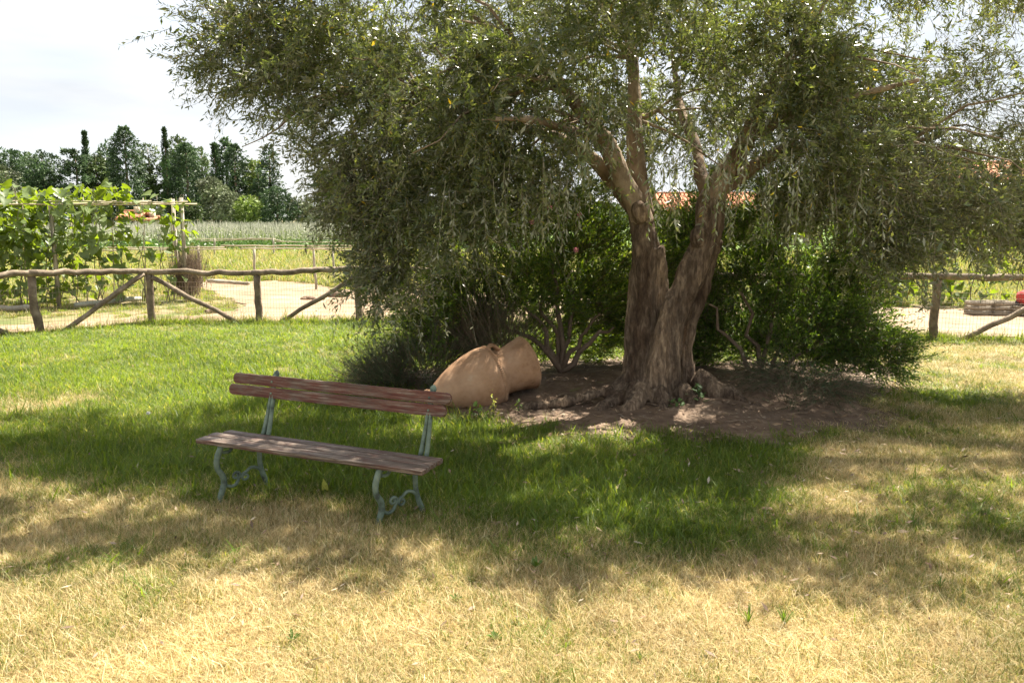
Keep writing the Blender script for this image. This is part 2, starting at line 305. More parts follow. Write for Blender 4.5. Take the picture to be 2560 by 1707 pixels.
bare = obj('bare_soil', mesh_np('bare_soil', V, [T3, Q], M['soil'])); tag(bare, 'brown bare soil mound under the olive tree', kind='structure')
def in_soil(x, y, grow=1.0):
    t = np.arctan2(y - sc.y, x - sc.x); return np.hypot(x - sc.x, y - sc.y) < soil_r(t) * grow
road_px = [(-200, 870), (0, 838), (100, 830), (380, 811), (650, 807), (900, 805), (1200, 812), (1700, 826), (2332, 846), (2800, 850), (2900, 782), (2560, 776), (2332, 768), (1800, 752), (1100, 724), (960, 715), (860, 722), (800, 709), (700, 700), (620, 702), (560, 696), (505, 700), (470, 716), (560, 742), (600, 765), (520, 786), (380, 797), (200, 803), (80, 812), (-200, 820)]
def in_poly(px, py, poly):
    c = np.zeros(np.shape(px), bool); j = len(poly) - 1
    for i in range(len(poly)):
        xi, yi = poly[i]; xj, yj = poly[j]
        c ^= ((yi > py) != (yj > py)) & (px < (xj - xi) * (py - yi) / (yj - yi + 1e-9) + xi); j = i
    return c
RW = np.array([gp(a, b)[:2] for a, b in road_px])
gx, gy = np.meshgrid(np.arange(-14, 13, .11), np.arange(10.4, 26.5, .11)); sh = gx.shape
w1 = np.array([mnoise.fractal(Vector((a * .9, b * .9, 3)), .8, 2.2, 4) for a, b in zip(gx.ravel(), gy.ravel())]).reshape(sh)
w2 = np.array([mnoise.fractal(Vector((a * .9, b * .9, 9)), .8, 2.2, 4) for a, b in zip(gx.ravel(), gy.ravel())]).reshape(sh)
def on_track(a, b, da=0, db=0): return in_poly(a + da, b + db, RW)
cellin = in_poly(gx + .45 * w1, gy + .45 * w2, RW); cm = cellin[:-1, :-1] & cellin[1:, :-1] & cellin[:-1, 1:] & cellin[1:, 1:]
nxg = sh[1]; ci_, cj_ = np.nonzero(cm); b0 = ci_ * nxg + cj_; Qr = np.stack([b0, b0 + 1, b0 + nxg + 1, b0 + nxg], -1)
used = np.unique(Qr); remap = np.zeros(sh[0] * sh[1], int); remap[used] = np.arange(len(used))
Vr = np.stack([gx.ravel(), gy.ravel(), -.012 + .006 * w1.ravel()], -1)[used]
road = obj('dirt_track', mesh_np('dirt_track', Vr, remap[Qr], M['sand'])); tag(road, 'pale sandy track behind the wooden fence', kind='structure')
far_f = obj('crop_field', mesh_np('crop_field', [(-140, 44, -.02), (140, 44, -.02), (140, 200, -.02), (-140, 200, -.02)], [(0, 1, 2, 3)], M['farfield'])); tag(far_f, 'green crop field in front of the distant trees', kind='structure')

# ---------------------------------------------------------------- foliage engine
def strands(P0, D, L, sag, k, leaf, width, ang, lsd=.25, start=.12, spread=None, bend=0.0):
    """leaves along drooping strands. Returns pos, dir, wid, length (arrays) and the strand points for stems"""
    N = len(P0); t = (np.linspace(start, 1, k)[None, :] + rng.normal(size=(N, k)) * .3 / k)
    t = np.clip(t, 0, 1.02)
    D = D / np.linalg.norm(D, axis=1, keepdims=True)
    g = np.array([0, 0, -1.])
    P = P0[:, None] + D[:, None] * (L[:, None] * t)[..., None] + g * (sag[:, None] * L[:, None] * t ** 2)[..., None]
    T = D[:, None] + g * (2 * sag[:, None] * t)[..., None]; T, A, B = frame_of(T)
    ph = (np.arange(k)[None, :] * 2.4 + rng.random((N, 1)) * 6.28 + rng.normal(size=(N, k)) * .5)
    S = np.cos(ph)[..., None] * A + np.sin(ph)[..., None] * B
    a = ang + rng.normal(size=(N, k)) * .25
    Ld = np.cos(a)[..., None] * T + np.sin(a)[..., None] * S + g * bend
    Ld /= np.linalg.norm(Ld, axis=-1, keepdims=True)
    W = np.cross(Ld, T) + rng.normal(size=T.shape) * .35; W -= Ld * (W * Ld).sum(-1, keepdims=True); W /= np.linalg.norm(W, axis=-1, keepdims=True) + 1e-9
    ln_ = leaf * np.exp(rng.normal(size=(N, k)) * lsd) * (1 - .25 * t ** 3)
    tt = np.linspace(0, 1, 4)[None, :]
    SP = P0[:, None] + D[:, None] * (L[:, None] * tt)[..., None] + g * (sag[:, None] * L[:, None] * tt ** 2)[..., None]
    return P.reshape(-1, 3), Ld.reshape(-1, 3), W.reshape(-1, 3), ln_.ravel(), SP
def leaf_quads(P, D, W, L, wr):
    """each leaf a pointed four-cornered blade"""
    n = len(P); w = (L * wr)[:, None]; L = L[:, None]
    V = np.empty((n, 4, 3)); V[:, 0] = P; V[:, 1] = P + D * L * .48 + W * w * .5; V[:, 2] = P + D * L; V[:, 3] = P + D * L * .48 - W * w * .5
    return V.reshape(-1, 3), np.arange(n * 4).reshape(n, 4)
def stem_tris(SP, r):
    """thin three-sided stems along strand points (N,m,3)"""
    N, m, _ = SP.shape; T = np.gradient(SP, axis=1); T, A, B = frame_of(T)
    rad = r * (1 - .7 * np.linspace(0, 1, m))[None, :, None, None]
    th_ = np.array([0, 2.094, 4.189]); ring = np.cos(th_)[None, None, :, None] * A[:, :, None] + np.sin(th_)[None, None, :, None] * B[:, :, None]
    V = (SP[:, :, None] + ring * rad).reshape(-1, 3)
    b = (np.arange(N) * m * 3)[:, None, None]; i_ = (np.arange(m - 1) * 3)[None, :, None]; j_ = np.arange(3)[None, None, :]; k_ = (j_ + 1) % 3
    Q = np.stack([b + i_ + j_, b + i_ + k_, b + i_ + 3 + k_, b + i_ + 3 + j_], -1).reshape(-1, 4)
    return V, Q
def in_blobs(blobs, n, shell=.0):
    """random anchors inside weighted ellipsoids; returns points and outward directions"""
    w = np.array([b[6] for b in blobs], float); w /= w.sum(); idx = rng.choice(len(blobs), n, p=w); Bq = np.array([b[:6] for b in blobs], float)[idx]
    u = rng.normal(size=(n, 3)); u /= np.linalg.norm(u, axis=1, keepdims=True)
    r = (shell + (1 - shell) * rng.random(n)) ** (1 / 2.2)
    return Bq[:, :3] + u * r[:, None] * Bq[:, 3:6], u
def scatter(name, pts, rot, scl, meshes, label, parent=None):
    """one uncountable mass: small tufts set out on points by geometry nodes"""
    src = bpy.data.collections.new(name + '_tufts')
    for q, me in enumerate(meshes):
        src.objects.link(bpy.data.objects.new(name + '_tuft', me))
    me = bpy.data.meshes.new(name); n = len(pts); me.vertices.add(n); me.vertices.foreach_set('co', np.asarray(pts, np.float32).ravel())
    a = me.attributes.new('rot', 'FLOAT_VECTOR', 'POINT'); a.data.foreach_set('vector', np.asarray(rot, np.float32).ravel())
    a = me.attributes.new('scl', 'FLOAT_VECTOR', 'POINT'); a.data.foreach_set('vector', np.asarray(scl, np.float32).ravel())
    a = me.attributes.new('pick', 'INT', 'POINT'); a.data.foreach_set('value', rng.integers(0, len(meshes), n).astype(np.int32))
    o = obj(name, me, parent, 'stuff'); tag(o, label)
    ng = bpy.data.node_groups.new(name, 'GeometryNodeTree')
    ng.interface.new_socket('Geometry', in_out='INPUT', socket_type='NodeSocketGeometry'); ng.interface.new_socket('Geometry', in_out='OUTPUT', socket_type='NodeSocketGeometry')
    N, Lk = ng.nodes, ng.links
    gi, go = N.new('NodeGroupInput'), N.new('NodeGroupOutput'); ip = N.new('GeometryNodeInstanceOnPoints'); ci = N.new('GeometryNodeCollectionInfo')
    ci.inputs['Collection'].default_value = src; ci.inputs['Separate Children'].default_value = True; ci.inputs['Reset Children'].default_value = True
    ip.inputs['Pick Instance'].default_value = True
    def na(nm, ty):
        q = N.new('GeometryNodeInputNamedAttribute'); q.data_type = ty; q.inputs['Name'].default_value = nm; return q.outputs['Attribute']
    Lk.new(gi.outputs[0], ip.inputs['Points']); Lk.new(ci.outputs[0], ip.inputs['Instance']); Lk.new(na('pick', 'INT'), ip.inputs['Instance Index'])
    Lk.new(na('rot', 'FLOAT_VECTOR'), ip.inputs['Rotation']); Lk.new(na('scl', 'FLOAT_VECTOR'), ip.inputs['Scale']); Lk.new(ip.outputs[0], go.inputs[0])
    md = o.modifiers.new('tufts', 'NODES'); md.node_group = ng
    return o
def blades(n, rad, h, w, lean, mat, name, curl=.5, hsd=.35):
    """a tuft of n curved grass blades"""
    r = rad * np.sqrt(rng.random(n)); a = rng.random(n) * 6.283; P = np.stack([r * np.cos(a), r * np.sin(a), np.full(n, -.008)], -1)
    H = h * np.exp(rng.normal(size=n) * hsd); az = rng.random(n) * 6.283; ln_ = np.abs(rng.normal(size=n)) * lean
    d = np.stack([np.cos(az) * np.sin(ln_), np.sin(az) * np.sin(ln_), np.cos(ln_)], -1); out = np.stack([np.cos(az), np.sin(az), np.zeros(n)], -1)
    sd = np.stack([-np.sin(az + rng.normal(size=n) * .6), np.cos(az), np.zeros(n)], -1); ww = (w * (.6 + .8 * rng.random(n)))[:, None]
    m1 = P + d * (H * .5)[:, None]; tip = P + d * H[:, None] + out * (H * curl * rng.random(n))[:, None] - np.array([0, 0, 1]) * (H * curl * .35 * rng.random(n))[:, None]
    V = np.stack([P - sd * ww / 2, P + sd * ww / 2, m1 + sd * ww * .42, m1 - sd * ww * .42, tip], 1).reshape(-1, 3)
    b = np.arange(n)[:, None] * 5
    return mesh_np(name, V, [b + np.array([[3, 2, 4]]), b + np.array([[0, 1, 2, 3]])], mat)

# ---------------------------------------------------------------- olive tree: trunk and limbs
olive = empty('olive_tree', (1.42, 7.95, .1)); tag(olive, 'big old olive tree with a forked gnarled trunk and drooping silvery green crown', 'tree')
ORG = Vector(olive.location)
def remeshed(name, tubes, voxel, mat, parent, amp=.02, freq=3.5, stretch=.35, ridge=0.0):
    mb = MB()
    for pts, sd in tubes:
        P = [Vector(p[:3]) for p in pts]; r = [p[3] for p in pts]
        # resample smoothly
        q, qr = [], []
        for i in range(len(P) - 1):
            p0 = P[max(i - 1, 0)]; p1 = P[i]; p2 = P[i + 1]; p3 = P[min(i + 2, len(P) - 1)]
            for t in (0, .25, .5, .75):
                q.append(.5 * ((2 * p1) + (p2 - p0) * t + (2 * p0 - 5 * p1 + 4 * p2 - p3) * t * t + (3 * p1 - p0 - 3 * p2 + p3) * t ** 3)); qr.append(r[i] * (1 - t) + r[i + 1] * t)
        q.append(P[-1]); qr.append(r[-1])
        mb.tube(q, qr, sd)
    me = mb.mesh(name, None); o = link(bpy.data.objects.new(name, me))
    m = o.modifiers.new('r', 'REMESH'); m.mode = 'VOXEL'; m.voxel_size = voxel
    s = o.modifiers.new('s', 'SMOOTH'); s.iterations = 3; s.factor = .5
    dg = bpy.context.evaluated_depsgraph_get(); me2 = bpy.data.meshes.new_from_object(o.evaluated_get(dg)); bpy.data.objects.remove(o)
    n = len(me2.vertices); co = np.empty(n * 3, np.float32); me2.vertices.foreach_get('co', co); co = co.reshape(-1, 3)
    no = np.empty(n * 3, np.float32); me2.vertices.foreach_get('normal', no); no = no.reshape(-1, 3)
    d = np.empty(n)
    for i in range(n):
        x, y, z = co[i]
        tw = .5 * z
        a = mnoise.fractal(Vector((x * freq + tw, y * freq, z * freq * stretch)), .8, 2.1, 4)
        b = 1 - abs(mnoise.noise(Vector((x * freq * 2.4 + tw, y * freq * 2.4, z * freq * .55)))) * 2 if ridge else 0
        c_ = mnoise.noise(Vector((x * 26, y * 26, z * 8))) + .6 * mnoise.noise(Vector((x * 48, y * 48, z * 20)))
        d[i] = amp * a + ridge * b + (.0055 if ridge else .0035) * c_
    co += no * d[:, None].astype(np.float32)
    me2.vertices.foreach_set('co', (co - np.array(ORG, np.float32)).ravel()); me2.materials.clear(); me2.materials.append(mat)
    me2.polygons.foreach_set('use_smooth', np.ones(len(me2.polygons), bool)); me2.update(); me2.name = name
    return obj(name, me2, parent)
def a4(px, py, Y, r): v = at(px, py, Y); return (v.x, v.y, v.z, r)
trunk_t = [
 ([a4(1600, 1010, 7.85, .20), a4(1606, 950, 7.9, .155), a4(1610, 870, 7.92, .138), a4(1613, 760, 7.92, .130), a4(1616, 640, 7.92, .134), a4(1606, 560, 7.92, .118), a4(1592, 510, 7.9, .085)], 12),
 ([a4(1662, 1010, 7.85, .17), a4(1668, 940, 7.86, .135), a4(1672, 860, 7.86, .125), a4(1698, 760, 7.88, .122), a4(1742, 660, 7.9, .124), a4(1768, 580, 7.92, .124), a4(1778, 520, 7.95, .125), a4(1788, 470, 7.97, .095)], 12),
 ([a4(1722, 960, 8.0, .095), a4(1716, 900, 8.0, .062), a4(1722, 830, 8.0, .058), a4(1742, 760, 8.0, .065), a4(1768, 680, 8.0, .07), a4(1790, 600, 8.0, .06)], 8),
 ([a4(1640, 1015, 7.75, .13), a4(1638, 940, 7.76, .09), a4(1650, 850, 7.74, .075), a4(1668, 770, 7.76, .062), a4(1700, 700, 7.82, .05), a4(1728, 640, 7.88, .045)], 8),
 ([a4(1582, 1000, 7.95, .12), a4(1588, 900, 7.95, .09), a4(1590, 780, 7.95, .08), a4(1596, 680, 7.95, .08)], 8),
 ([a4(1640, 620, 7.85, .07), a4(1655, 690, 7.88, .06), a4(1660, 780, 7.9, .05)], 8),
 ([a4(1745, 610, 7.83, .055), a4(1742, 590, 7.80, .06), a4(1750, 575, 7.83, .05)], 8),
 ([a4(1602, 520, 7.84, .075), a4(1598, 530, 7.78, .07), a4(1604, 548, 7.8, .06)], 8),
 # roots
 ([a4(1590, 930, 7.9, .10), a4(1558, 958, 7.85, .08), a4(1520, 975, 7.75, .055), a4(1450, 995, 7.65, .04), a4(1380, 1010, 7.62, .03), a4(1300, 1018, 7.65, .018)], 8),
 ([a4(1735, 940, 7.95, .10), a4(1775, 968, 7.9, .095), a4(1830, 995, 7.75, .085), a4(1885, 1022, 7.6, .05), a4(1960, 1060, 7.2, .03), a4(2020, 1090, 7.0, .018)], 8),
 ([a4(1600, 970, 7.7, .13), a4(1585, 1010, 7.55, .10), a4(1560, 1036, 7.45, .05)], 8),
 ([a4(1645, 985, 7.65, .12), a4(1655, 1022, 7.5, .08), a4(1665, 1046, 7.4, .04)], 8),
 ([a4(1700, 975, 7.75, .10), a4(1725, 1005, 7.65, .07), a4(1760, 1030, 7.5, .04)], 8),
 ([a4(1570, 975, 7.8, .11), a4(1530, 1005, 7.65, .08), a4(1490, 1030, 7.5, .04)], 8),
 ([a4(1620, 960, 8.2, .16), a4(1640, 955, 8.5, .1), a4(1660, 945, 8.9, .05)], 8),
]
remeshed('trunk', trunk_t, .0145, M['bark'], olive, amp=.034, freq=3.4, ridge=.017)
limbs = [
 [a4(1608, 560, 7.9, .105), a4(1590, 510, 7.88, .095), a4(1560, 455, 7.8, .085), a4(1535, 395, 7.7, .082), a4(1505, 340, 7.6, .072), a4(1462, 290, 7.5, .06), a4(1400, 210, 7.3, .045), a4(1300, 120, 7.1, .03), a4(1180, 40, 7.0, .015)],
 [a4(1596, 530, 7.95, .095), a4(1560, 480, 8.0, .080), a4(1520, 435, 8.0, .068), a4(1470, 390, 7.95, .06), a4(1400, 350, 7.9, .05), a4(1330, 325, 7.8, .045), a4(1200, 290, 7.6, .035), a4(1050, 260, 7.4, .025), a4(900, 230, 7.3, .012)],
 [a4(1612, 540, 7.98, .09), a4(1602, 480, 8.05, .080), a4(1592, 410, 8.1, .075), a4(1587, 340, 8.15, .072), a4(1586, 270, 8.2, .066), a4(1580, 150, 8.3, .05), a4(1560, 0, 8.5, .03), a4(1570, -150, 8.6, .015)],
 [a4(1784, 500, 7.95, .11), a4(1800, 450, 7.9, .085), a4(1835, 400, 7.85, .075), a4(1868, 345, 7.8, .068), a4(1900, 270, 7.7, .055), a4(1950, 170, 7.6, .04), a4(2030, 60, 7.5, .025), a4(2100, -60, 7.4, .012)],
 [a4(1790, 480, 8.0, .085), a4(1850, 440, 8.0, .062), a4(1910, 400, 8.0, .056), a4(1965, 376, 8.0, .052), a4(2020, 366, 8.0, .048), a4(2120, 350, 8.0, .038), a4(2250, 370, 8.0, .028), a4(2420, 400, 8.0, .015)],
 [a4(1780, 500, 8.05, .08), a4(1752, 440, 8.2, .06), a4(1740, 370, 8.4, .05), a4(1700, 260, 8.8, .04), a4(1680, 120, 9.2, .02)],
 [a4(1868, 345, 7.85, .05), a4(1960, 300, 7.5, .04), a4(2100, 250, 7.1, .03), a4(2300, 200, 6.8, .015)],
 [a4(1505, 340, 7.6, .05), a4(1440, 330, 7.1, .035), a4(1330, 300, 6.6, .025), a4(1200, 300, 6.3, .012)],
]
for lb in limbs: remeshed('limb', [([(p[0], p[1], p[2], p[3] * 1.16) for p in lb], 10)], .016, M['limbbark'], olive, amp=.016, freq=4.5)
mb = MB()
for (px, py, Y, dx) in [(1470, 300, 7.5, -1), (1400, 220, 7.3, -1), (1200, 290, 7.6, -1), (1050, 260, 7.4, -1), (1590, 300, 8.2, 1), (1585, 150, 8.3, -1), (1950, 170, 7.6, 1), (2020, 366, 8, 1), (2120, 350, 8, 1), (2250, 370, 8, 1), (1680, 130, 9.2, 1), (1300, 120, 7.1, -1), (900, 230, 7.3, -1), (1330, 325, 7.8, -1)]:
    for q in range(4):
        p = at(px, py, Y); dv = Vector((dx * random.uniform(.2, 1), random.uniform(-1, .8), random.uniform(-.1, .9))).normalized()
        L = random.uniform(.8, 1.6); pts = [p + dv * L * t + Vector((0, 0, -.35 * L * t * t)) + Vector((random.gauss(0, .02), random.gauss(0, .02), random.gauss(0, .02))) for t in np.linspace(0, 1, 7)]
        mb.tube([v - ORG for v in pts], np.linspace(.02, .004, 7), 5)
mb.build('small_branches', M['limbbark'], olive, kind='stuff')

# crown
OB = [  # x, y, z, rx, ry, rz, weight
 (1.5, 8.7, 4.7, 4.3, 1.5, .75, 26), (-2.5, 8.6, 5.0, 1.1, 1.2, .45, 6), (5.4, 8.6, 4.6, 1.8, 1.3, .8, 9), (-1.5, 8.2, 4.1, 1.1, 1.1, .6, 6),
 (-1.75, 7.7, 3.45, .85, .9, .55, 6), (-2.6, 7.6, 3.45, .4, .5, .3, 2.0), (-1.15, 7.5, 2.75, .72, .8, .7, 7), (-.35, 7.3, 2.95, .8, 1.0, .65, 6.5),
 (.35, 7.1, 3.1, .7, .9, .5, 4.2), (1.2, 7.0, 3.6, 1.2, .8, .35, 4.5), (2.3, 7.2, 3.35, .9, .9, .5, 5.0),
 (3.1, 7.7, 2.95, .9, 1.1, .6, 5.5), (4.2, 8.0, 2.85, .9, 1.1, .7, 6.5), (5.2, 8.2, 2.8, 1.0, 1.1, .8, 6.0), (4.0, 8.5, 2.15, 1.3, .7, .35, 4.6), (5.4, 8.5, 2.05, .8, .7, .3, 2.6),
 (-1.3, 6.9, 4.7, 1.5, .75, .42, 8), (1.2, 6.5, 4.7, 1.8, .65, .42, 9), (3.7, 6.7, 4.8, 1.9, .8, .5, 9), (-3.2, 8.9, 5.0, .8, 1.2, .4, 3.5), (6.3, 8.2, 4.7, 1.2, 1.2, .6, 4),
 (3.3, 7.7, 2.2, .6, .6, .3, 1.8), (4.6, 7.9, 1.9, .9, .6, .35, 4.2), (3.6, 7.8, 1.75, .4, .5, .25, 1.2), (5.6, 8.2, 1.8, .6, .6, .3, 2), (-1.2, 7.4, 1.5, .3, .35, .3, 2.6),
 (2.3, 7.2, 2.6, .6, .4, .35, 2.6), (3.1, 7.4, 2.35, .7, .5, .3, 2.6), (1.1, 9.3, 2.95, 1.1, .4, .5, 4), (2.8, 9.3, 2.75, 1.2, .4, .5, 5), (-.3, 9.2, 2.6, .9, .4, .5, 3.5),
 (.0, 7.2, 2.3, .55, .45, .35, 3.0), (-.6, 7.2, 1.85, .4, .4, .25, 1.4), (.75, 6.9, 2.75, .35, .4, .25, .8), (-1.55, 7.5, 2.1, .4, .5, .5, 3.0),
 (1.6, 10.0, 3.9, 3.2, .7, .8, 6), (-.6, 9.4, 3.5, 1.2, .8, .7, 2.6), (1.9, 7.5, 2.6, .45, .5, .35, .5), (-1.25, 7.4, 1.95, .40, .5, .40, 4.6), (-.55, 7.5, 2.15, .6, .5, .35, 2.6), (2.9, 8.0, 2.25, .6, .5, .25, 1.0),
]
NS = 25500
# boughs first, then sprays gathered round them, so that the crown breaks into clumps with gaps
NC = 980
C0, CU = in_blobs(OB, NC); wc = rng.random(NC) ** .6 + .2; wc /= wc.sum(); pc = rng.choice(NC, NS, p=wc); sg_ = .09 + .13 * rng.random(NC)
P0 = C0[pc] + rng.normal(size=(NS, 3)) * sg_[pc][:, None] * np.array([1.1, 1.1, .85]); U = CU[pc]
lim = np.interp(P0[:, 2], [1.3, 1.8, 2.1, 2.4, 2.7, 3.0, 3.3, 3.7, 4.2, 6], [-1.35, -1.5, -1.65, -1.85, -2.1, -2.5, -3.0, -3.0, -3.7, -5]) + .05 * rng.normal(size=NS)
mv = P0[:, 0] < lim; P0[mv, 0] = lim[mv] + np.abs(rng.normal(size=mv.sum())) * .35      # the crown's ragged left side
cx = np.array([1.45, 8.3, 3.0]); outw = P0 - cx; outw[:, 2] *= .35; outw /= np.linalg.norm(outw, axis=1, keepdims=True)
D = outw * .5 + U * .45 + np.array([0, 0, .1]) + rng.normal(size=(NS, 3)) * .7
L = .16 + .30 * rng.random(NS) ** 1.5; sag = .05 + .85 * rng.random(NS) ** 1.4
LP, LD, LW, LL, SP = strands(P0, D, L, sag, 24, .056, 0, .9, lsd=.28)
# a few long hanging strands on the near side, seen against the trunk and shrubs
hang = []
for (px, py, Y, l_) in [(1640, 380, 6.2, .75), (1655, 300, 6.0, .6), (1805, 420, 6.3, .7), (1800, 300, 6.1, .6), (1350, 420, 6.2, .75), (1395, 430, 6.4, .6), (1300, 470, 6.4, .55), (1262, 430, 6.3, .6), (1560, 330, 6.3, .5), (1700, 370, 6.4, .5), (1925, 420, 6.2, .7), (1990, 380, 6.1, .8), (2060, 430, 6.5, .6), (2140, 460, 6.4, .6), (1450, 330, 6.0, .5), (1820, 500, 6.6, .45), (1505, 240, 5.9, .6), (2230, 480, 6.6, .55), (1200, 480, 6.5, .5), (1880, 330, 6.0, .6), (1735, 250, 6.0, .6), (1110, 460, 6.5, .7), (1690, 430, 6.5, .55), (1755, 400, 6.5, .6), (1790, 450, 6.6, .5), (1840, 350, 6.4, .6), (1700, 470, 6.8, .4), (1420, 500, 6.7, .4), (1330, 520, 6.8, .4), (2010, 480, 6.7, .5), (2330, 560, 6.8, .35), (2480, 580, 7.0, .35), (2410, 600, 7.3, .3), (1020, 520, 6.9, .5)]:
    for q in range(3):
        v = at(px + random.uniform(-30, 30), py + random.uniform(-25, 25), Y + random.uniform(-.2, .2)); hang.append((v.x, v.y, v.z, l_ * random.uniform(.7, 1.05)))
hang = np.array(hang); hd = np.stack([rng.normal(size=len(hang)) * .15, rng.normal(size=len(hang)) * .15, -np.ones(len(hang))], -1)
HP, HD, HW, HL, HS = strands(hang[:, :3], hd, hang[:, 3] * .75, np.full(len(hang), .25), 22, .062, 0, .7, lsd=.2)
LP = np.vstack([LP, HP]); LD = np.vstack([LD, HD]); LW = np.vstack([LW, HW]); LL = np.concatenate([LL, HL])
# keep the light windows of sky that the photograph shows under the dome
def keep_mask(P):
    k = np.ones(len(P), bool)
    for (x, y, z, rx, ry, rz, p) in [(.25, 7.6, 2.75, .5, 1.8, .25, .3), (1.05, 7.4, 2.65, .35, 2.2, .4, .5), (3.0, 8.4, 2.65, .45, 1.6, .25, .35), (5.0, 8.4, 3.1, .7, 1.6, .4, .5), (1.85, 8.2, 2.15, .25, 1.9, .22, .8)]:
        ins = (((P - np.array([x, y, z])) / np.array([rx, ry, rz])) ** 2).sum(1) < 1
        k &= ~(ins & (rng.random(len(P)) < p))
    return k
km = keep_mask(LP)
# thin places in the crown through which the sun reaches the lawn, the jar and the pale left limbs
fall = LP[:, :2] - LP[:, 2:3] * np.array([SUNV.x, SUNV.y]) / SUNV.z
for (x, y, rx, ry, p) in [(-.5, 6.75, .85, .24, .8), (-4.7, 6.9, .6, .18, .7), (.9, 7.2, .8, .14, .7), (0.05, 6.4, .3, .25, .7), (3.1, 6.3, .9, .16, .75), (4.3, 6.9, 1.0, .2, .65), (2.0, 5.15, .3, .2, .8), (-2.2, 6.2, .5, .15, .6), (-.75, 7.9, .35, .2, .65), (1.0, 5.9, .35, .15, .6), (4.2, 5.4, .7, .15, .7), (-3.6, 5.4, .4, .15, .6)]:
    ins = ((fall[:, 0] - x + .12 * np.sin(LP[:, 2] * 7)) / (rx * 1.15)) ** 2 + ((fall[:, 1] - y) / (ry * 1.45)) ** 2 < 1
    km &= ~(ins & (rng.random(len(LP)) < min(.95, p + .2)))
LP, LD, LW, LL = LP[km], LD[km], LW[km], LL[km]
dist = np.hypot(np.hypot(LP[:, 0], LP[:, 1]), LP[:, 2] - EYE)
fwd = LP[:, 1] * _c - (LP[:, 2] - EYE) * _s; u_ = LP[:, 0] / fwd; v_ = (LP[:, 1] * _s + (LP[:, 2] - EYE) * _c) / fwd
seen = (np.abs(u_) < .63) & (np.abs(v_) < .42)
order = np.argsort(np.where(seen, dist, 1e9))[:300]
big = np.zeros(len(LP), bool); big[order] = True
V, Q = leaf_quads(LP[~big] - np.array(ORG), LD[~big], LW[~big], LL[~big], .27)
obj('foliage', mesh_np('foliage', V, Q, M['olive']), olive, 'stuff')
V1, Q1 = stem_tris(np.concatenate([SP[:, [0, 3]], HS[:, [0, 3]]]) - np.array(ORG), .0028)
obj('twigs', mesh_np('twigs', V1, Q1, M['twig']), olive, 'stuff')
# the largest seen leaves are single pieces
s = [(0, 0, 0), (.22, .085, .01), (.55, .12, .018), (.85, .055, .006), (1, 0, -.02), (.85, -.055, .006), (.55, -.12, .018), (.22, -.085, .01), (.3, 0, -.008), (.6, 0, -.006)]
lf_me = mesh_np('olive_leaf', s, [np.array([(0, 8, 1), (0, 7, 8), (9, 4, 3), (9, 5, 4)]), np.array([(8, 9, 2, 1), (7, 6, 9, 8)]), np.array([(9, 3, 2), (9, 6, 5)])], M['olive'])
for q in np.where(big)[0]:
    d_, w_ = Vector(LD[q]), Vector(LW[q]); n_ = d_.cross(w_)
    o = obj('leaf', lf_me, olive); Mx = Matrix((d_, w_, n_)).transposed().to_4x4(); Mx = Matrix.Translation(Vector(LP[q]) - ORG) @ Mx @ Matrix.Scale(float(LL[q]) * 1.1, 4)
    o.matrix_basis = Mx

# ---------------------------------------------------------------- shrubs
def shrub(name, base, blobs, n, k, leaf, wr, L0, mat, stems, label, cat='shrub', sagm=.15, upw=.5, stem_r=.0025, flowers=None):
    root = empty(name, base); tag(root, label, cat); O = np.array(base)
    nc = max(30, n // 28); C0_, CU_ = in_blobs(blobs, nc); pc_ = rng.integers(0, nc, n); P = C0_[pc_] + rng.normal(size=(n, 3)) * .085; U = CU_[pc_]; P[:, 2] = np.maximum(P[:, 2], .06)
    ctr = np.array([np.mean([b[0] for b in blobs]), np.mean([b[1] for b in blobs]), 0.2])
    o = P - ctr; o /= np.linalg.norm(o, axis=1, keepdims=True)
    D = o * .7 + U * .6 + np.array([0, 0, upw]) + rng.normal(size=(n, 3)) * .3
    a, b, c, d, SPt = strands(P, D, L0 * (.6 + .8 * rng.random(n)), sagm * (1 + rng.random(n)), k, leaf, 0, .7)
    V, Q = leaf_quads(a - O, b, c, d, wr); obj('foliage', mesh_np('foliage', V, Q, mat), root, 'stuff')
    V, Q = stem_tris(SPt[:, [0, 3]] - O, stem_r); obj('twigs', mesh_np('twigs', V, Q, M['shrubwood']), root, 'stuff')
    for st in stems:
        m_ = MB(); m_.tube([Vector(p[:3]) - Vector(base) for p in st], [p[3] for p in st], 7, wob=.06); m_.build('stem', M['shrubwood'], root)
    if flowers:
        for (fxp, fyp, fY) in flowers:
            m_ = MB(); p = at(fxp, fyp, fY) - Vector(base)
            for q in range(5):
                t = q * 1.257; m_.add([p, p + Vector((.03 * math.cos(t), -.01, .03 * math.sin(t))), p + Vector((.03 * math.cos(t + .9), -.014, .03 * math.sin(t + .9)))], [(0, 1, 2)])
            m_.build('flower', M['pink'], root)
    return root
def curve(a, b, up, r0, r1, n=7, jit=.03):
    a, b = Vector(a), Vector(b); out = []
    for t in np.linspace(0, 1, n):
        p = a.lerp(b, t) + Vector((0, 0, up * math.sin(math.pi * t))) + Vector((random.gauss(0, jit), random.gauss(0, jit), random.gauss(0, jit))) * (0 if t in (0,) else 1)
        out.append((p.x, p.y, p.z, r0 * (1 - t) + r1 * t))
    return out
def stemset(px, py, Y, tips, r=.045):
    b = at(px, py, Y); return [curve(b, at(*t), .08, r * random.uniform(.7, 1), .012) for t in tips]
b1 = at(1404, 928, 8.9)
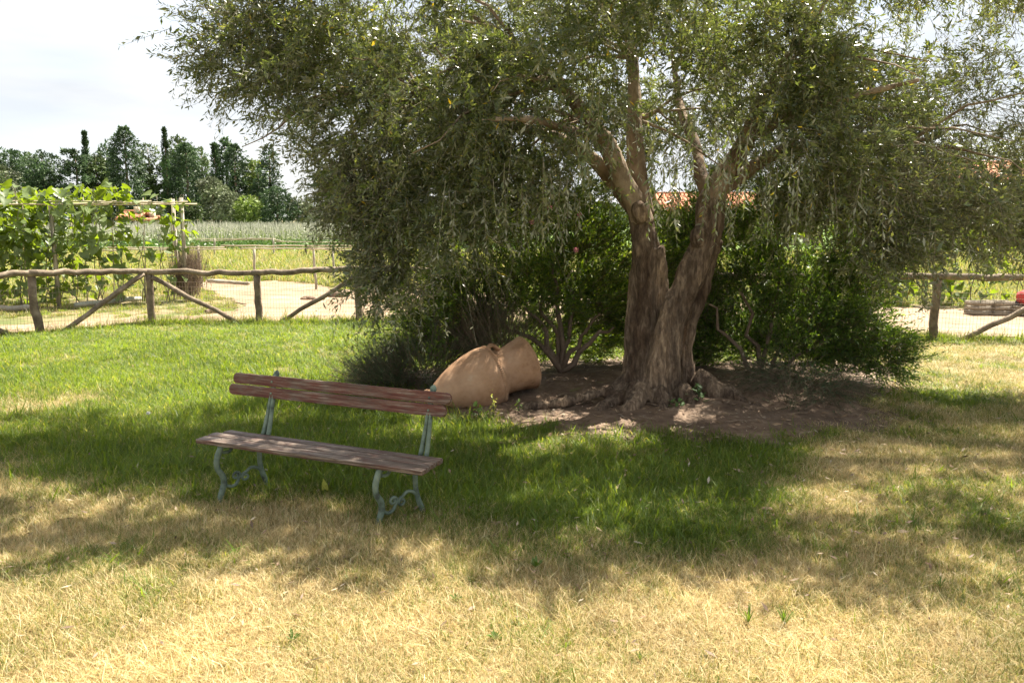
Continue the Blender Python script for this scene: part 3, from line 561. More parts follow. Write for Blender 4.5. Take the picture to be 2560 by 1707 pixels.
shrub('mastic_shrub', tuple(b1), [(-.2, 9.2, 1.35, .9, .7, .75, 6), (.6, 9.3, 1.4, .9, .7, .75, 6), (-.85, 9.2, .95, .5, .5, .5, 2.6), (-.95, 9.0, .55, .45, .4, .28, 1.3), (1.3, 9.5, 1.3, .7, .5, .85, 5), (2.0, 9.6, 1.1, .5, .4, .7, 3), (.0, 9.4, 2.2, 1.2, .5, .3, 2.5), (.4, 9.8, .55, 1.3, .4, .45, 5.5), (1.0, 9.5, .75, .5, .3, .4, 3), (.5, 10.1, .3, 1.4, .25, .25, 4), (-.4, 9.4, .8, .5, .3, .35, 2.5), (-.9, 9.6, .45, .5, .3, .3, 2), (.1, 9.3, 1.9, 1.1, .6, .35, 3)],
      9500, 14, .046, .34, .26, M['shrub'],
      stemset(1404, 928, 8.9, [(1306, 764, 8.9), (1340, 740, 9.1), (1499, 786, 8.8), (1440, 720, 9.2), (1250, 800, 8.9), (1540, 820, 8.9), (1380, 640, 9.2)]),
      'tall dense green shrub with bare brown stems between the clay jar and the olive trunk', flowers=[(1375, 520, 8.6), (1449, 538, 8.6), (1440, 625, 8.5), (1330, 555, 8.5)])
b2 = at(1905, 960, 8.9)
shrub('mastic_shrub', tuple(b2), [(2.6, 9.3, 1.3, .75, .7, .85, 6), (3.3, 9.2, 1.1, .8, .6, .75, 6), (3.75, 8.9, .75, .5, .55, .5, 4.2), (4.0, 8.6, .45, .32, .45, .25, 1.9), (2.2, 9.5, 1.8, .5, .4, .4, 2.2), (2.0, 9.2, .9, .5, .3, .6, 2.4), (3.7, 9.1, 1.5, .5, .5, .35, 2), (3.0, 9.3, 1.95, 1.0, .6, .35, 3.4), (2.6, 9.8, .5, 1.2, .4, .42, 5), (2.3, 9.4, .55, .5, .3, .35, 2.5), (3.0, 10.1, .3, 1.3, .25, .25, 4), (3.4, 9.4, .5, .6, .3, .35, 2.5), (3.3, 8.7, .5, .5, .4, .28, 1.6)],
      9500, 14, .045, .30, .25, M['shrub2'],
      stemset(1905, 960, 8.9, [(1760, 760, 8.9), (1850, 730, 9.0), (1990, 800, 8.8), (2080, 850, 8.6), (1940, 700, 9.2)], .035),
      'wide dark green shrub right of the olive trunk with leafy tips over the lawn')
b3 = at(1000, 960, 8.8)
shrub('rosemary_bush', tuple(b3), [(-1.0, 8.75, .25, .55, .45, .22, 4), (-1.45, 8.7, .16, .35, .35, .12, 2), (-.55, 9.0, .5, .5, .4, .35, 3)], 2300, 30, .026, .13, .30, M['rosemary'], [],
      'low spiky rosemary bush left of the clay jar', 'bush', sagm=.05, upw=.9, stem_r=.003)
b4 = at(2110, 1030, 7.9)
shrub('rosemary_bush', tuple(b4), [(3.15, 7.95, .16, .42, .35, .12, 3), (2.85, 8.3, .2, .4, .3, .15, 2)], 900, 30, .024, .12, .26, M['rosemary'], [],
      'low dark feathery bush at the right foot of the wide shrub', 'bush', sagm=.25, upw=.2, stem_r=.003)
b5 = at(1985, 1050, 7.75)
shrub('rosemary_bush', tuple(b5), [(2.75, 7.75, .10, .14, .12, .07, 3)], 90, 26, .024, .13, .22, M['rosemary'], [], 'small spiky seedling bush on the bare soil right of the trunk', 'bush', sagm=.05, upw=1.2, stem_r=.003)
b6 = at(1275, 830, 9.0)
shrub('broom_bush', tuple(b6), [(-.1, 8.75, .55, .45, .25, .2, 3)], 420, 22, .03, .1, .5, M['rosemary'], [], 'tuft of long thin green shoots rising behind the clay jar', 'bush', sagm=.12, upw=1.3, stem_r=.003)

# ---------------------------------------------------------------- terracotta jar
fo = gp(1066, 1000, .12); rimc = at(1321, 905, 8.20)
jx = (rimc - fo); JL = jx.length; jx.normalize()
jroot = empty('clay_jar', tuple(fo)); tag(jroot, 'big terracotta jar lying on its side by the olive trunk, rope band round its shoulder', 'jar')
jy = Vector((0, 0, 1)).cross(jx).normalized(); jz = jx.cross(jy)
jroot.rotation_mode = 'QUATERNION'; jroot.rotation_quaternion = Matrix((jx, jy, jz)).transposed().to_quaternion()
prof = [(0.0, .0), (0, .08), (.008, .10), (.022, .106), (.04, .104), (.056, .094), (.072, .098), (.10, .118), (.15, .155), (.26, .222), (.40, .285), (.52, .320), (.61, .333), (.67, .326), (.715, .304), (.742, .276), (.768, .256), (.81, .248), (.87, .250), (.94, .262), (1.0, .277), (1.045, .290), (1.075, .294), (1.095, .286), (1.09, .268), (1.0, .248), (.9, .228), (.82, .222), (.74, .25), (.6, .30)]
sx = JL / 1.095
def smooth_prof(pr, n=4):
    P = [Vector((a, b, 0)) for a, b in pr]; out = []
    for i in range(len(P) - 1):
        p0 = P[max(i - 1, 0)]; p1 = P[i]; p2 = P[i + 1]; p3 = P[min(i + 2, len(P) - 1)]
        for t in np.linspace(0, 1, n, endpoint=False): out.append(.5 * ((2 * p1) + (p2 - p0) * t + (2 * p0 - 5 * p1 + 4 * p2 - p3) * t * t + (3 * p1 - p0 - 3 * p2 + p3) * t ** 3))
    return out + [P[-1]]
sp = smooth_prof(prof); ns = 72; V = []
for q, p in enumerate(sp):
    for a in range(ns):
        t = a / ns * 6.28318; r = max(p.y, .001) * (1 + .006 * math.sin(3 * t + p.x * 4) + .004 * math.sin(40 * p.x))
        V.append((p.x * sx, .95 * r * math.cos(t), .95 * r * math.sin(t)))
i = np.arange(len(sp) - 1)[:, None] * ns; j = np.arange(ns)[None, :]; k = (j + 1) % ns
obj('jar_body', mesh_np('jar_body', V, np.stack([i + j, i + ns + j, i + ns + k, i + k], -1).reshape(-1, 4)[:, ::-1], M['jar']), jroot)
m_ = MB(); xb = .700 * sx; rb = .300        # twisted rope band
for kk in range(2):
    pts = []; n = 420
    for q in range(n + 1):
        t = q / n * 6.28318; tw = t * 44 + kk * math.pi; rr_ = rb + .010 * math.cos(tw); pts.append((xb + .012 * math.sin(tw), rr_ * math.cos(t), rr_ * math.sin(t)))
    m_.tube(pts, .009, 6, cap=False)
m_.build('rope_band', M['jar'], jroot)
for sgn in (1, -1):       # lug handles on the shoulder
    m_ = MB(); t0 = 1.75 if sgn == 1 else 1.75 + math.pi; pts = []
    for q in np.linspace(0, 1, 11):
        r = .262 + .055 * math.sin(math.pi * q) + .02 * (1 - q); pts.append((sx * (.68 + .12 * q), r * math.cos(t0), r * math.sin(t0)))
    m_.tube(pts, [.042] * 11, 10, flat=.5); m_.build('handle', M['jar'], jroot)
m_ = MB(); pts = [(sx * 1.078, .272 * math.cos(t), .272 * math.sin(t)) for t in np.linspace(0, 2 * math.pi, 73)]; m_.tube(pts, .013, 8, cap=False); m_.build('rim', M['jar'], jroot)

# ---------------------------------------------------------------- bench
fr = gp(1055, 1178, .41)
bench = empty('park_bench', (fr.x, fr.y, 0), R(-23.4)); tag(bench, 'old wooden bench with peeling red planks and scrolled grey green iron legs on the lawn', 'bench')
def plank_mesh(name, x0, x1, h, t, rnd, mat, seed=0, bev=.005):
    """rounded-end board: length along x, height along z, thickness along y, centred on y,z = 0"""
    rd_ = random.Random(seed); out = []
    rnd = min(rnd, h / 2 - .001)
    for (cx_, cz, a0) in [(x1 - rnd, h / 2 - rnd, 0), (x0 + rnd, h / 2 - rnd, 90), (x0 + rnd, -h / 2 + rnd, 180), (x1 - rnd, -h / 2 + rnd, 270)]:
        for q in range(7):
            a = R(a0 + 90 * q / 6); out.append([cx_ + rnd * math.cos(a), cz + rnd * math.sin(a)])
        # along the long edges: slight wear
        if a0 in (0, 180):
            xa, xb_ = (x1 - rnd, x0 + rnd) if a0 == 0 else (x0 + rnd, x1 - rnd); sgn = 1 if a0 == 0 else -1
            for q in range(1, 30): out.append([xa + (xb_ - xa) * q / 30, sgn * (h / 2 - abs(rd_.gauss(0, .0009)))])
    O2 = np.array(out); c0 = np.array([(x0 + x1) / 2, 0]); n = len(O2)
    def inset(d):
        W_ = O2.copy(); W_[:, 0] += np.where(O2[:, 0] > c0[0] + (x1 - x0) * .48, -d, np.where(O2[:, 0] < c0[0] - (x1 - x0) * .48, d, 0)); W_[:, 1] -= np.sign(O2[:, 1]) * d * np.clip(abs(O2[:, 1]) / (h / 2), 0, 1); return W_
    V = []
    for (d, y) in [(bev, -t / 2), (bev * .3, -t / 2 + bev * .35), (0, -t / 2 + bev), (0, t / 2 - bev), (bev * .3, t / 2 - bev * .35), (bev, t / 2)]:
        for x, z in inset(d): V.append((x, y, z))
    bm = bmesh.new(); vv = [bm.verts.new(v) for v in V]
    for L_ in range(5):
        for q in range(n): bm.faces.new((vv[L_ * n + q], vv[L_ * n + (q + 1) % n], vv[(L_ + 1) * n + (q + 1) % n], vv[(L_ + 1) * n + q]))
    bm.faces.new(vv[:n]); bm.faces.new(vv[5 * n:][::-1]); bmesh.ops.recalc_face_normals(bm, faces=bm.faces[:])
    me = bpy.data.meshes.new(name); bm.to_mesh(me); bm.free(); me.materials.append(mat); return me
# seat boards (x along the bench, y towards the back)
for q, (yc, wd, e) in enumerate([(.055, .108, 0), (.155, .082, .004), (.238, .072, .0)]):
    o = obj('seat_plank', plank_mesh('seat_plank', -1.775 + (.05 if q == 2 else 0), -.001 - e, wd, .030, .014, M['benchseat'], q), bench)
    o.rotation_euler = (R(90), 0, 0); o.location = (0, yc, .395 + .002 * q)
lean = R(11)
for q, (zc, xo) in enumerate([(.684, 0), (.764, .03)]):
    o = obj('backrest_plank', plank_mesh('backrest_plank', -1.80 + xo, -.035 + xo * .9, .077, .030, .037, M['benchback'], 10 + q), bench)
    o.rotation_euler = (-lean, 0, 0); o.location = (0, .385 + (zc - .684) * math.tan(lean), zc)
def spiral(c, r0, r1, a0, turns, n=26, sgn=1):
    return [(c[0] + (r0 + (r1 - r0) * t) * math.cos(a0 + sgn * turns * 6.283 * t), c[1] + (r0 + (r1 - r0) * t) * math.sin(a0 + sgn * turns * 6.283 * t)) for t in np.linspace(0, 1, n)]
def cr2d(P, n=8):
    P = [Vector((a, b, 0)) for a, b in P]; out = []
    for i in range(len(P) - 1):
        p0 = P[max(i - 1, 0)]; p1 = P[i]; p2 = P[i + 1]; p3 = P[min(i + 2, len(P) - 1)]
        for t in np.linspace(0, 1, n, endpoint=False): q = .5 * ((2 * p1) + (p2 - p0) * t + (2 * p0 - 5 * p1 + 4 * p2 - p3) * t * t + (3 * p1 - p0 - 3 * p2 + p3) * t ** 3); out.append((q.x, q.y))
    return out + [(P[-1].x, P[-1].y)]
def iron_frame(xf, xbk):
    """one end frame: y,z profile; x slides from xf (front leg) to xbk (rear leg)"""
    def p3(y, z): t = max(-.1, min(1.15, y / .30)); return (xf + (xbk - xf) * t, y, z)
    def bar(name, P, r, flat=.7, n=8, cap=True, sides=10):
        m_ = MB(); pts = [p3(*q) for q in cr2d(P, n)]; rr_ = np.interp(np.linspace(0, 1, len(pts)), np.linspace(0, 1, len(r)), r) if not np.isscalar(r) else r
        m_.tube(pts, rr_, sides, flat=flat, up=(0, .6, .8)); return m_.build(name, M['iron'], bench)
    bar('front_leg', [(.035, .378), (.015, .34), (-.005, .28), (.0, .22), (.03, .165), (.035, .11), (.015, .05), (.0, -.01)], [.021, .021, .02, .019, .021, .021, .02, .022], 1.0)
    bar('rear_leg', [(.285, .378), (.292, .32), (.29, .25), (.293, .18), (.31, .11), (.335, .04), (.35, -.01)], [.021, .019, .017, .017, .018, .019, .02], 1.0)
    m_ = MB()       # the S-scroll between the legs
    lo = [(.035, .145), (.05, .098), (.085, .078), (.12, .09), (.140, .125)]
    lo3 = cr2d(lo, 7) + spiral((.120, .145), .030, .010, R(-40), 1.25)
    hi = [(.325, .07), (.305, .125), (.27, .165), (.225, .178), (.19, .155)]
    hi3 = cr2d(hi, 7) + spiral((.185, .125), .028, .010, R(110), 1.15)
    for P in (lo3, hi3): m_.tube([p3(*q) for q in P], np.linspace(.0125, .008, len(P)), 8)
    m_.build('scroll', M['iron'], bench)
    m_ = MB(); m_.tube([p3(y, .367) for y in np.linspace(.01, .31, 6)], .014, 8, flat=.9)
    m_.tube([p3(*q) for q in cr2d([(.04, .33), (.075, .325), (.10, .345), (.11, .366)], 5)], .011, 8)
    m_.tube([p3(*q) for q in cr2d([(.285, .31), (.25, .30), (.215, .325), (.19, .362)], 5)], [.018] * 16, 8); m_.build('seat_bracket', M['iron'], bench)
    for dx, nm in ((-.022, 0), (.024, 1)):       # the two upright ribs of the back support
        m_ = MB(); pts = []
        for t in np.linspace(0, 1, 10): z = .38 + .425 * t; pts.append((xbk + .055 + dx + (.022 if dx < 0 else -.016) * t, .285 + .10 * t ** .8 + .034 * t, z))
        m_.tube(pts, np.linspace(.019, .013, 10), 8, flat=.8); m_.build('back_support', M['iron'], bench)
    m_ = MB(); pts = [(xbk + .058, .425 + .02 * t, .79 + .047 * t) for t in np.linspace(0, 1, 7)]; m_.tube(pts, [.016, .021, .024, .024, .021, .015, .005], 12, flat=.6, up=(1, 0, 0)); m_.build('finial', M['iron'], bench)
    for z in (.684, .764):
        for y_ in (.385 - .019,):
            m_ = MB(); yy = y_ + (z - .684) * math.tan(lean); m_.tube([(xbk + .055, yy + .006, z), (xbk + .055, yy, z), (xbk + .055, yy - .003, z)], [.008, .008, .005], 8); m_.build('bolt', M['iron'], bench)
iron_frame(-.325, -.215)
iron_frame(-1.585, -1.475)

# ---------------------------------------------------------------- wooden fence
fence = empty('wooden_fence', (POST[2].x, POST[2].y, 0)); tag(fence, 'rustic log fence with diagonal braces and wire mesh between lawn and sandy track', 'fence')
FO = Vector(fence.location)
def log(name, a, b, r, n=9, wob=.012, mat='fence', parent=fence, off=FO, sides=9, taper=.9):
    a, b = Vector(a), Vector(b); m_ = MB(); pts = []
    for t in np.linspace(0, 1, n):
        w = math.sin(math.pi * t) ** .5 if 0 < t < 1 else 0
        pts.append(a.lerp(b, t) + Vector((random.gauss(0, wob), random.gauss(0, wob), random.gauss(0, wob))) * w - off)
    m_.tube(pts, [r * (1 + (taper - 1) * t) * random.uniform(.94, 1.06) for t in np.linspace(0, 1, n)], sides, wob=.035); return m_.build(name, M[mat], parent)
hts = [.97, .97, 1.0, .93, .90, .96, .95, .94, .94, .95, .98, .98, .98]
braced = {1: 1, 3: 1, 5: 1, 7: 1, 9: 1, 11: 1}
for q, p in enumerate(POST):
    h = hts[q]
    if q == 2: # the crooked post
        m_ = MB(); c = Vector((p.x, p.y, 0)) - FO
        m_.tube([c + Vector((.02, 0, -.1)), c + Vector((.0, 0, .1)), c + Vector((-.02, 0, .28)), c + Vector((-.055, 0, .38)), c + Vector((-.06, 0, .6)), c + Vector((-.055, 0, h - .04))], [.075, .07, .075, .07, .062, .065], 10, wob=.03); m_.build('post', M['fence'], fence)
    else: log('post', (p.x, p.y, -.1), (p.x + random.gauss(0, .01), p.y, h - .035), .068, 7, .008)
    if q + 1 < len(POST):
        n_ = POST[q + 1]; dv = (n_ - p).normalized()
        log('rail', (p.x - dv.x * .08, p.y - dv.y * .08 - .01, h + .01), (n_.x + dv.x * .06, n_.y + dv.y * .06 - .01, hts[q + 1] + .015), .056, 12, .016)
        if q in braced: log('brace', (p.x + dv.x * .07, p.y + dv.y * .07 - .03, h - .09), (n_.x - dv.x * .35, n_.y - dv.y * .35 - .05, .0), .046, 8, .012)
        if q + 1 in braced: log('brace', (n_.x - dv.x * .07, n_.y - dv.y * .07 - .03, h - .09), (p.x + dv.x * .38, p.y + dv.y * .38 - .05, .0), .046, 8, .012)
m_ = MB()
Vw, Fw = [], []
def wire(a, b, r=.0021):
    n0 = len(Vw); a, b = Vector(a), Vector(b); d_ = (b - a).normalized(); s1 = d_.orthogonal().normalized(); s2 = d_.cross(s1)
    for e in (a, b):
        for q in range(3): Vw.append(tuple(e + (s1 * math.cos(q * 2.094) + s2 * math.sin(q * 2.094)) * r - FO))
    for q in range(3): Fw.append((n0 + q, n0 + (q + 1) % 3, n0 + 3 + (q + 1) % 3, n0 + 3 + q))
for q in range(1, len(POST) - 1):
    p, n_ = POST[q], POST[q + 1]; Ln = (n_ - p).length; k = int(Ln / .05)
    for w in range(k):
        c = p.lerp(n_, w / k); wire((c.x + random.gauss(0, .003), c.y + .07, 0), (c.x + random.gauss(0, .004), c.y + .07, .74))
    for z in (.02, .10, .18, .26, .34, .42, .5, .58, .66, .74):
        prev = None
        for w in range(0, 7):
            c = p.lerp(n_, w / 6); cur = (c.x, c.y + .073, z + random.gauss(0, .006))
            if prev: wire(prev, cur, .0023)
            prev = cur
obj('wire_mesh', mesh_np('wire_mesh', Vw, np.array(Fw), M['wire']), fence, 'stuff')

# ---------------------------------------------------------------- bean trellis and beans
lv = []
def lobed_leaf(name, mat, w=1.0, sharp=1.0, cup=.12):
    o_ = [(0, 0), (-.16, .30), (-.08, .52), (.18, .50), (.42, .40), (.68, .22), (1.0, 0), (.68, -.22), (.42, -.40), (.18, -.50), (-.08, -.52), (-.16, -.30)]
    V = [(x, y * w, cup * (abs(y) * 1.2 - .15 * x * x) - .10 * x * x) for x, y in o_] + [(.35, 0, -.06)]
    T = [(q, (q + 1) % 12, 12) for q in range(12)]
    return mesh_np(name, V, np.array(T), mat, smooth=False)
beanleaf = [lobed_leaf('bean_leaf', M['bean'], w, 1, c) for w, c in ((.95, .15), (.85, .05), (1.05, .22))]
tr0, tr1 = Vector((-9.90, 17.41, 0)), Vector((-7.62, 18.70, 0)); tdir = (tr1 - tr0).normalized(); tn = Vector((-tdir.y, tdir.x, 0))
trel = empty('bean_trellis', tuple(tr0)); tag(trel, 'tall cane and post trellis carrying climbing beans behind the fence', 'trellis')
TO = Vector(trel.location)
for d_, h in ((0, 2.22), (2.62, 2.36), (-2.4, 2.2)):
    c = tr0 + tdir * d_; m_ = MB(); m_.box((c.x - TO.x, c.y - TO.y, h / 2 - .05), (.07, .07, h + .1)); m_.build('post', M['post'], trel, smooth=False)
    c = c + tn * 1.5; m_ = MB(); m_.box((c.x - TO.x, c.y - TO.y, h / 2 - .05), (.07, .07, h + .1)); m_.build('post', M['post'], trel, smooth=False)
for off, z, a, b in ((-.07, 2.14, -4.5, 2.95), (-.10, 2.19, .1, 2.75), (1.5, 2.16, -4.5, 3.0), (.07, 2.2, -4.5, 2.0)):
    log('cane', tr0 + tdir * a + tn * off + Vector((0, 0, z)), tr0 + tdir * b + tn * off + Vector((0, 0, z + .08)), .018, 12, .01, 'pole', trel, TO, 7, .8)
for d_ in (.55, 1.1, 1.75, 2.35, -.6, -1.2):
    log('cane', tr0 + tdir * d_ + tn * .1, tr0 + tdir * (d_ + .08) + tn * .1 + Vector((0, 0, 2.35)), .014, 8, .012, 'pole', trel, TO, 6, .6)
def climber(name, base, h, nl, spread, label, group, cat='plant', leaf=.17, zmin=.1, mat='bean', flower=None):
    root = empty(name, tuple(base)); tag(root, label, cat, group); st = []
    for q in range(2):
        ph = random.random() * 6; pts = [Vector((.06 * math.sin(t * 9 + ph) + (t - .3) * .2 * random.uniform(-1, 1), .06 * math.cos(t * 9 + ph), h * t)) for t in np.linspace(0, 1, 14)]
        m_ = MB(); m_.tube(pts, np.linspace(.012, .005, 14), 5); m_.build('vine_stem', M['twig'] if mat == 'bean' else M['weed'], root); st.append(pts)
    for q in range(nl):
        t = random.random() ** .85; z = zmin + (h + .05 - zmin) * t; a = random.uniform(0, 6.283); r = spread * math.sqrt(random.random())
        o = obj('leaf', random.choice(beanleaf), root); s_ = leaf * random.uniform(.65, 1.25)
        o.location = (r * math.cos(a) * 1.2, r * math.sin(a), z); o.scale = (s_, s_, s_)
        o.rotation_euler = (random.gauss(0, .5), random.uniform(-.2, 1.25), a + random.gauss(0, .6))
    if flower:
        for (dx, dy, dz) in flower:
            m_ = MB()
            for q in range(5):
                t = q * 1.257; c = Vector((dx, dy, dz)); m_.add([c, c + Vector((.05 * math.cos(t), -.03, .05 * math.sin(t))), c + Vector((.08 * math.cos(t + .6), -.02, .08 * math.sin(t + .6))), c + Vector((.05 * math.cos(t + 1.1), -.03, .05 * math.sin(t + 1.1)))], None, [(0, 1, 2, 3)])
            m_.build('flower', M['yellow'], root)
    return root
FRONT = [(-1.3, 180, 'leftmost bean plant in view, in the densest leaves of the tall trellis'), (-.7, 170, 'dense bean plant a little left of the pale left trellis post'),
 (-.15, 130, 'bean plant climbing right beside the pale left trellis post'), (.35, 105, 'bean plant just right of the pale left trellis post'), (.8, 95, 'second bean plant right of the pale left trellis post'),
 (1.25, 75, 'bean plant half way between the two front trellis posts'), (1.7, 30, 'thin bean plant standing before the orange shed roof'), (2.15, 46, 'tall leafy bean plant left of the end post of the trellis'), (2.55, 34, 'sparse bean plant twined on the end post above the brushwood bundle')]
REAR = [(-1.3, 120, 'bean plant of the rear row at the left picture edge'), (-.6, 110, 'rear row bean plant behind the dense left front plants'), (.1, 70, 'rear row bean plant behind the left trellis post'), (.9, 36, 'rear row bean plant at the thin right end of the rear row')]
for off, ds in ((0.0, FRONT), (1.5, REAR)):
    for d_, nl, lab in ds:
        p = tr0 + tdir * d_ + tn * (off + random.gauss(0, .07))
        climber('bean_plant', p, random.uniform(2.4, 2.65) if d_ < 1.4 else random.uniform(2.2, 2.5), int(nl * 1.3), .42 if d_ < .9 else .26, lab, 'bean plants on the tall trellis', leaf=.18)
# greenery beyond the track on the right
for q, (x, y, h, nl) in enumerate([(7.3, 18.3, 1.0, 70), (8.3, 18.0, 1.7, 90), (9.3, 18.0, 1.9, 100), (10.2, 17.8, 1.8, 90), (11.2, 17.6, 1.6, 80), (6.2, 18.6, 1.5, 80), (5.0, 18.8, 1.6, 80), (3.8, 19.0, 1.7, 70), (2.8, 19.3, 1.6, 60)]):
    climber('squash_plant', Vector((x, y, 0)), h, nl, .55, ['bushy bright green vegetable plant behind the track at the right edge of the shrubs', 'bright green vegetable plant just behind the right fence post', 'tall bright green vegetable plant above the wooden crates', 'bright green vegetable plant right of the wooden crates', 'bright green vegetable plant at the far right edge'][q] if q < 5 else ['sunlit vegetable plant behind the middle of the right shrub', 'sunlit vegetable plant behind the left half of the right shrub', 'sunlit vegetable plant right behind the forked olive trunk', 'sunlit vegetable plant behind the gap left of the olive trunk'][q - 5],
            'vegetable plants behind the right fence', leaf=.22, flower=[(-.05, -.5, .62)] if q == 0 else None)

# low cane rails in the vegetable plots
def low_rail(pts_px, label, zt, posts, r=.03, grp='low cane rails in the vegetable plots'):
    root = empty('garden_rail', tuple(gp(posts[0][0], posts[0][1]))); tag(root, label, 'rail', grp); O = Vector(root.location)
    for (px, py, h) in posts: c = gp(px, py); log('post', c + Vector((0, 0, -.1)), c + Vector((random.gauss(0, .02), 0, h)), r * 1.35, 5, .01, 'post', root, O, 7)
    for (x0, y0, Y0, x1, y1, Y1) in pts_px: log('cane', at(x0, y0, Y0), at(x1, y1, Y1), r * .75, 9, .012, 'pole', root, O, 6)
    return root
low_rail([(250, 626, 23, 565, 623, 22.8), (260, 619, 23.1, 560, 618, 23)], 'low pale cane rail on a post beside the brushwood bundle', 1.1, [(501, 708, 1.1)])
low_rail([(552, 614, 22.5, 885, 615, 22), (600, 622, 23.2, 800, 621, 23)], 'low pale cane rail on a single post behind the second fence panel', 1.0, [(638, 704, .98)])
low_rail([(770, 620, 21.5, 1000, 620, 21.5), (775, 624, 21.6, 1000, 625, 21.6)], 'low double cane rail on a post near the olive twigs', 1.0, [(790, 722, 1.08), (835, 700, .9)], .026)
low_rail([(490, 598, 42, 686, 597, 42), (500, 603, 42, 686, 598, 42), (686, 598, 42, 705, 604, 42), (686, 604, 42, 900, 606, 42)], 'distant string line on thin posts in front of the crop field', .75, [(537, 641, .9), (686, 641, .9)], .035)
# brushwood bundle, log, planks
bb = gp(470, 748); brush = empty('brushwood_bundle', tuple(bb)); tag(brush, 'upright fuzzy brown bundle of brushwood at the end of the bean trellis', 'brushwood')
n = 620; P = np.stack([rng.normal(size=n) * .15, rng.normal(size=n) * .12, .02 + rng.random(n) * .55], -1); Dn = np.stack([rng.normal(size=n) * .16 + .12, rng.normal(size=n) * .15, np.ones(n)], -1)
a, b, c, d, SPt = strands(P, Dn, .45 + .35 * rng.random(n), np.full(n, .03), 14, .11, 0, .3)
V, Q = leaf_quads(a, b, c, d, .035); obj('fine_twigs', mesh_np('fine_twigs', V, Q, M['brush']), brush, 'stuff')
V, Q = stem_tris(SPt, .006); obj('stalks', mesh_np('stalks', V, Q, M['shrubwood']), brush, 'stuff')
def solo_log(name, a, b, r, label, cat, mat='pole'):
    a, b = Vector(a), Vector(b); root_off = a.copy(); m_ = MB(); n_ = 10; pts = [a.lerp(b, t) - root_off + Vector((0, 0, random.gauss(0, .008))) for t in np.linspace(0, 1, n_)]
    m_.tube(pts, [r * random.uniform(.9, 1.1) for _ in range(n_)], 9, wob=.04); o = m_.build(name, M[mat]); o.location = root_off; tag(o, label, cat); return o
solo_log('fallen_pole', gp(188, 762, .05), gp(352, 746, .05), .055, 'bleached pole lying on the ground below the bean plants', 'pole', 'stake')
solo_log('fallen_plank', gp(520, 702, .04), gp(622, 708, .04), .045, 'grey plank lying at the edge of the sandy track', 'plank', 'post')
solo_log('fallen_pole', gp(-40, 774, .04), gp(92, 768, .04), .06, 'flat grey beam on the ground at the foot of the dense beans', 'pole', 'post')
for (px, py, s_) in [(770, 745, .12), (845, 738, .2), (530, 778, .10)]:
    bm = bmesh.new(); bmesh.ops.create_icosphere(bm, subdivisions=3, radius=1)
    for v in bm.verts:
        f = 1 + .3 * mnoise.noise(v.co * 1.3 + Vector((px, 0, 0))) + .08 * mnoise.noise(v.co * 5); v.co = Vector((v.co.x * 1.4, v.co.y, v.co.z * .55)) * f * s_
    me = bpy.data.meshes.new('earth_clod'); bm.to_mesh(me); bm.free(); me.materials.append(M['soil']); o = obj('earth_clod', me); o.location = gp(px, py, .02)
    tag(o, {770: 'small clod of earth on the track behind the third fence panel', 845: 'large earth heap on the track beside the fence post by the olive twigs', 530: 'dark clod of earth on the track below the diagonal fence brace'}[px], 'clod')
# crates on the right
def crate(px0, px1, Y, z0, h, dp, label, rz=0):
    a = at(px0, 760, Y); b = at(px1, 760, Y); w = b.x - a.x; root = empty('wooden_crate', ((a.x + b.x) / 2, Y, z0), rz); tag(root, label, 'crate', 'wooden crates by the track')
    bh = h / 3 - .012
    for q in range(3):
        z = (q + .5) * h / 3
        for (c, sz) in (((0, -dp / 2, z), (w, .015, bh)), ((0, dp / 2, z), (w, .015, bh)), ((-w / 2 + .009, 0, z), (.014, dp - .02, bh)), ((w / 2 - .009, 0, z), (.014, dp - .02, bh))):
            m_ = MB(); m_.box(c, sz); m_.build('slat', M['cratewood'], root, False)
    for sx_ in (-1, 1):
        for sy in (-1, 1): m_ = MB(); m_.box((sx_ * (w / 2 - .035), sy * (dp / 2 - .024), h / 2), (.03, .03, h - .004)); m_.build('corner_post', M['cratewood'], root, False)
    m_ = MB(); m_.box((0, 0, .012), (w - .05, dp - .05, .012)); m_.build('base_board', M['cratewood'], root, False)
    return root
crate(2424, 2474, 16.0, -.01, .27, .35, 'weathered grey crate left of its twin beside the track')
crate(2476, 2524, 15.95, -.01, .28, .35, 'weathered crate with a dark hand slot, right of its twin beside the track')
c3 = crate(2526, 2600, 15.85, .0, .20, .4, 'low crate with dark fruit at the right edge behind the brace')
m_ = MB(); c = c3.location
for q in range(26):
    bm_ = rng.uniform(-1, 1, 2); ctr = Vector((bm_[0] * .2, bm_[1] * .13, .20 + random.uniform(0, .05))); m_.tube([ctr + Vector((0, 0, z)) for z in (-.04, -.02, .01, .035)], [.012, .037, .037, .012], 7)
o = m_.build('dark_fruit', M['black'], None, kind='stuff'); o.location = c; tag(o, 'heap of shiny dark fruit in the low crate')
bm = bmesh.new(); bmesh.ops.create_icosphere(bm, subdivisions=4, radius=.17)
for v in bm.verts: v.co = Vector((v.co.x * 1.2, v.co.y, v.co.z * .95)) * (1 + .18 * mnoise.noise(v.co * 9) + .08 * mnoise.noise(v.co * 22))
me = bpy.data.meshes.new('red_cloth'); bm.to_mesh(me); bm.free(); me.materials.append(M['red']); [setattr(p, 'use_smooth', True) for p in me.polygons]
o = obj('red_cloth', me); o.location = at(2570, 742, 15.8); tag(o, 'crumpled red cloth on the low crate at the right edge', 'cloth')

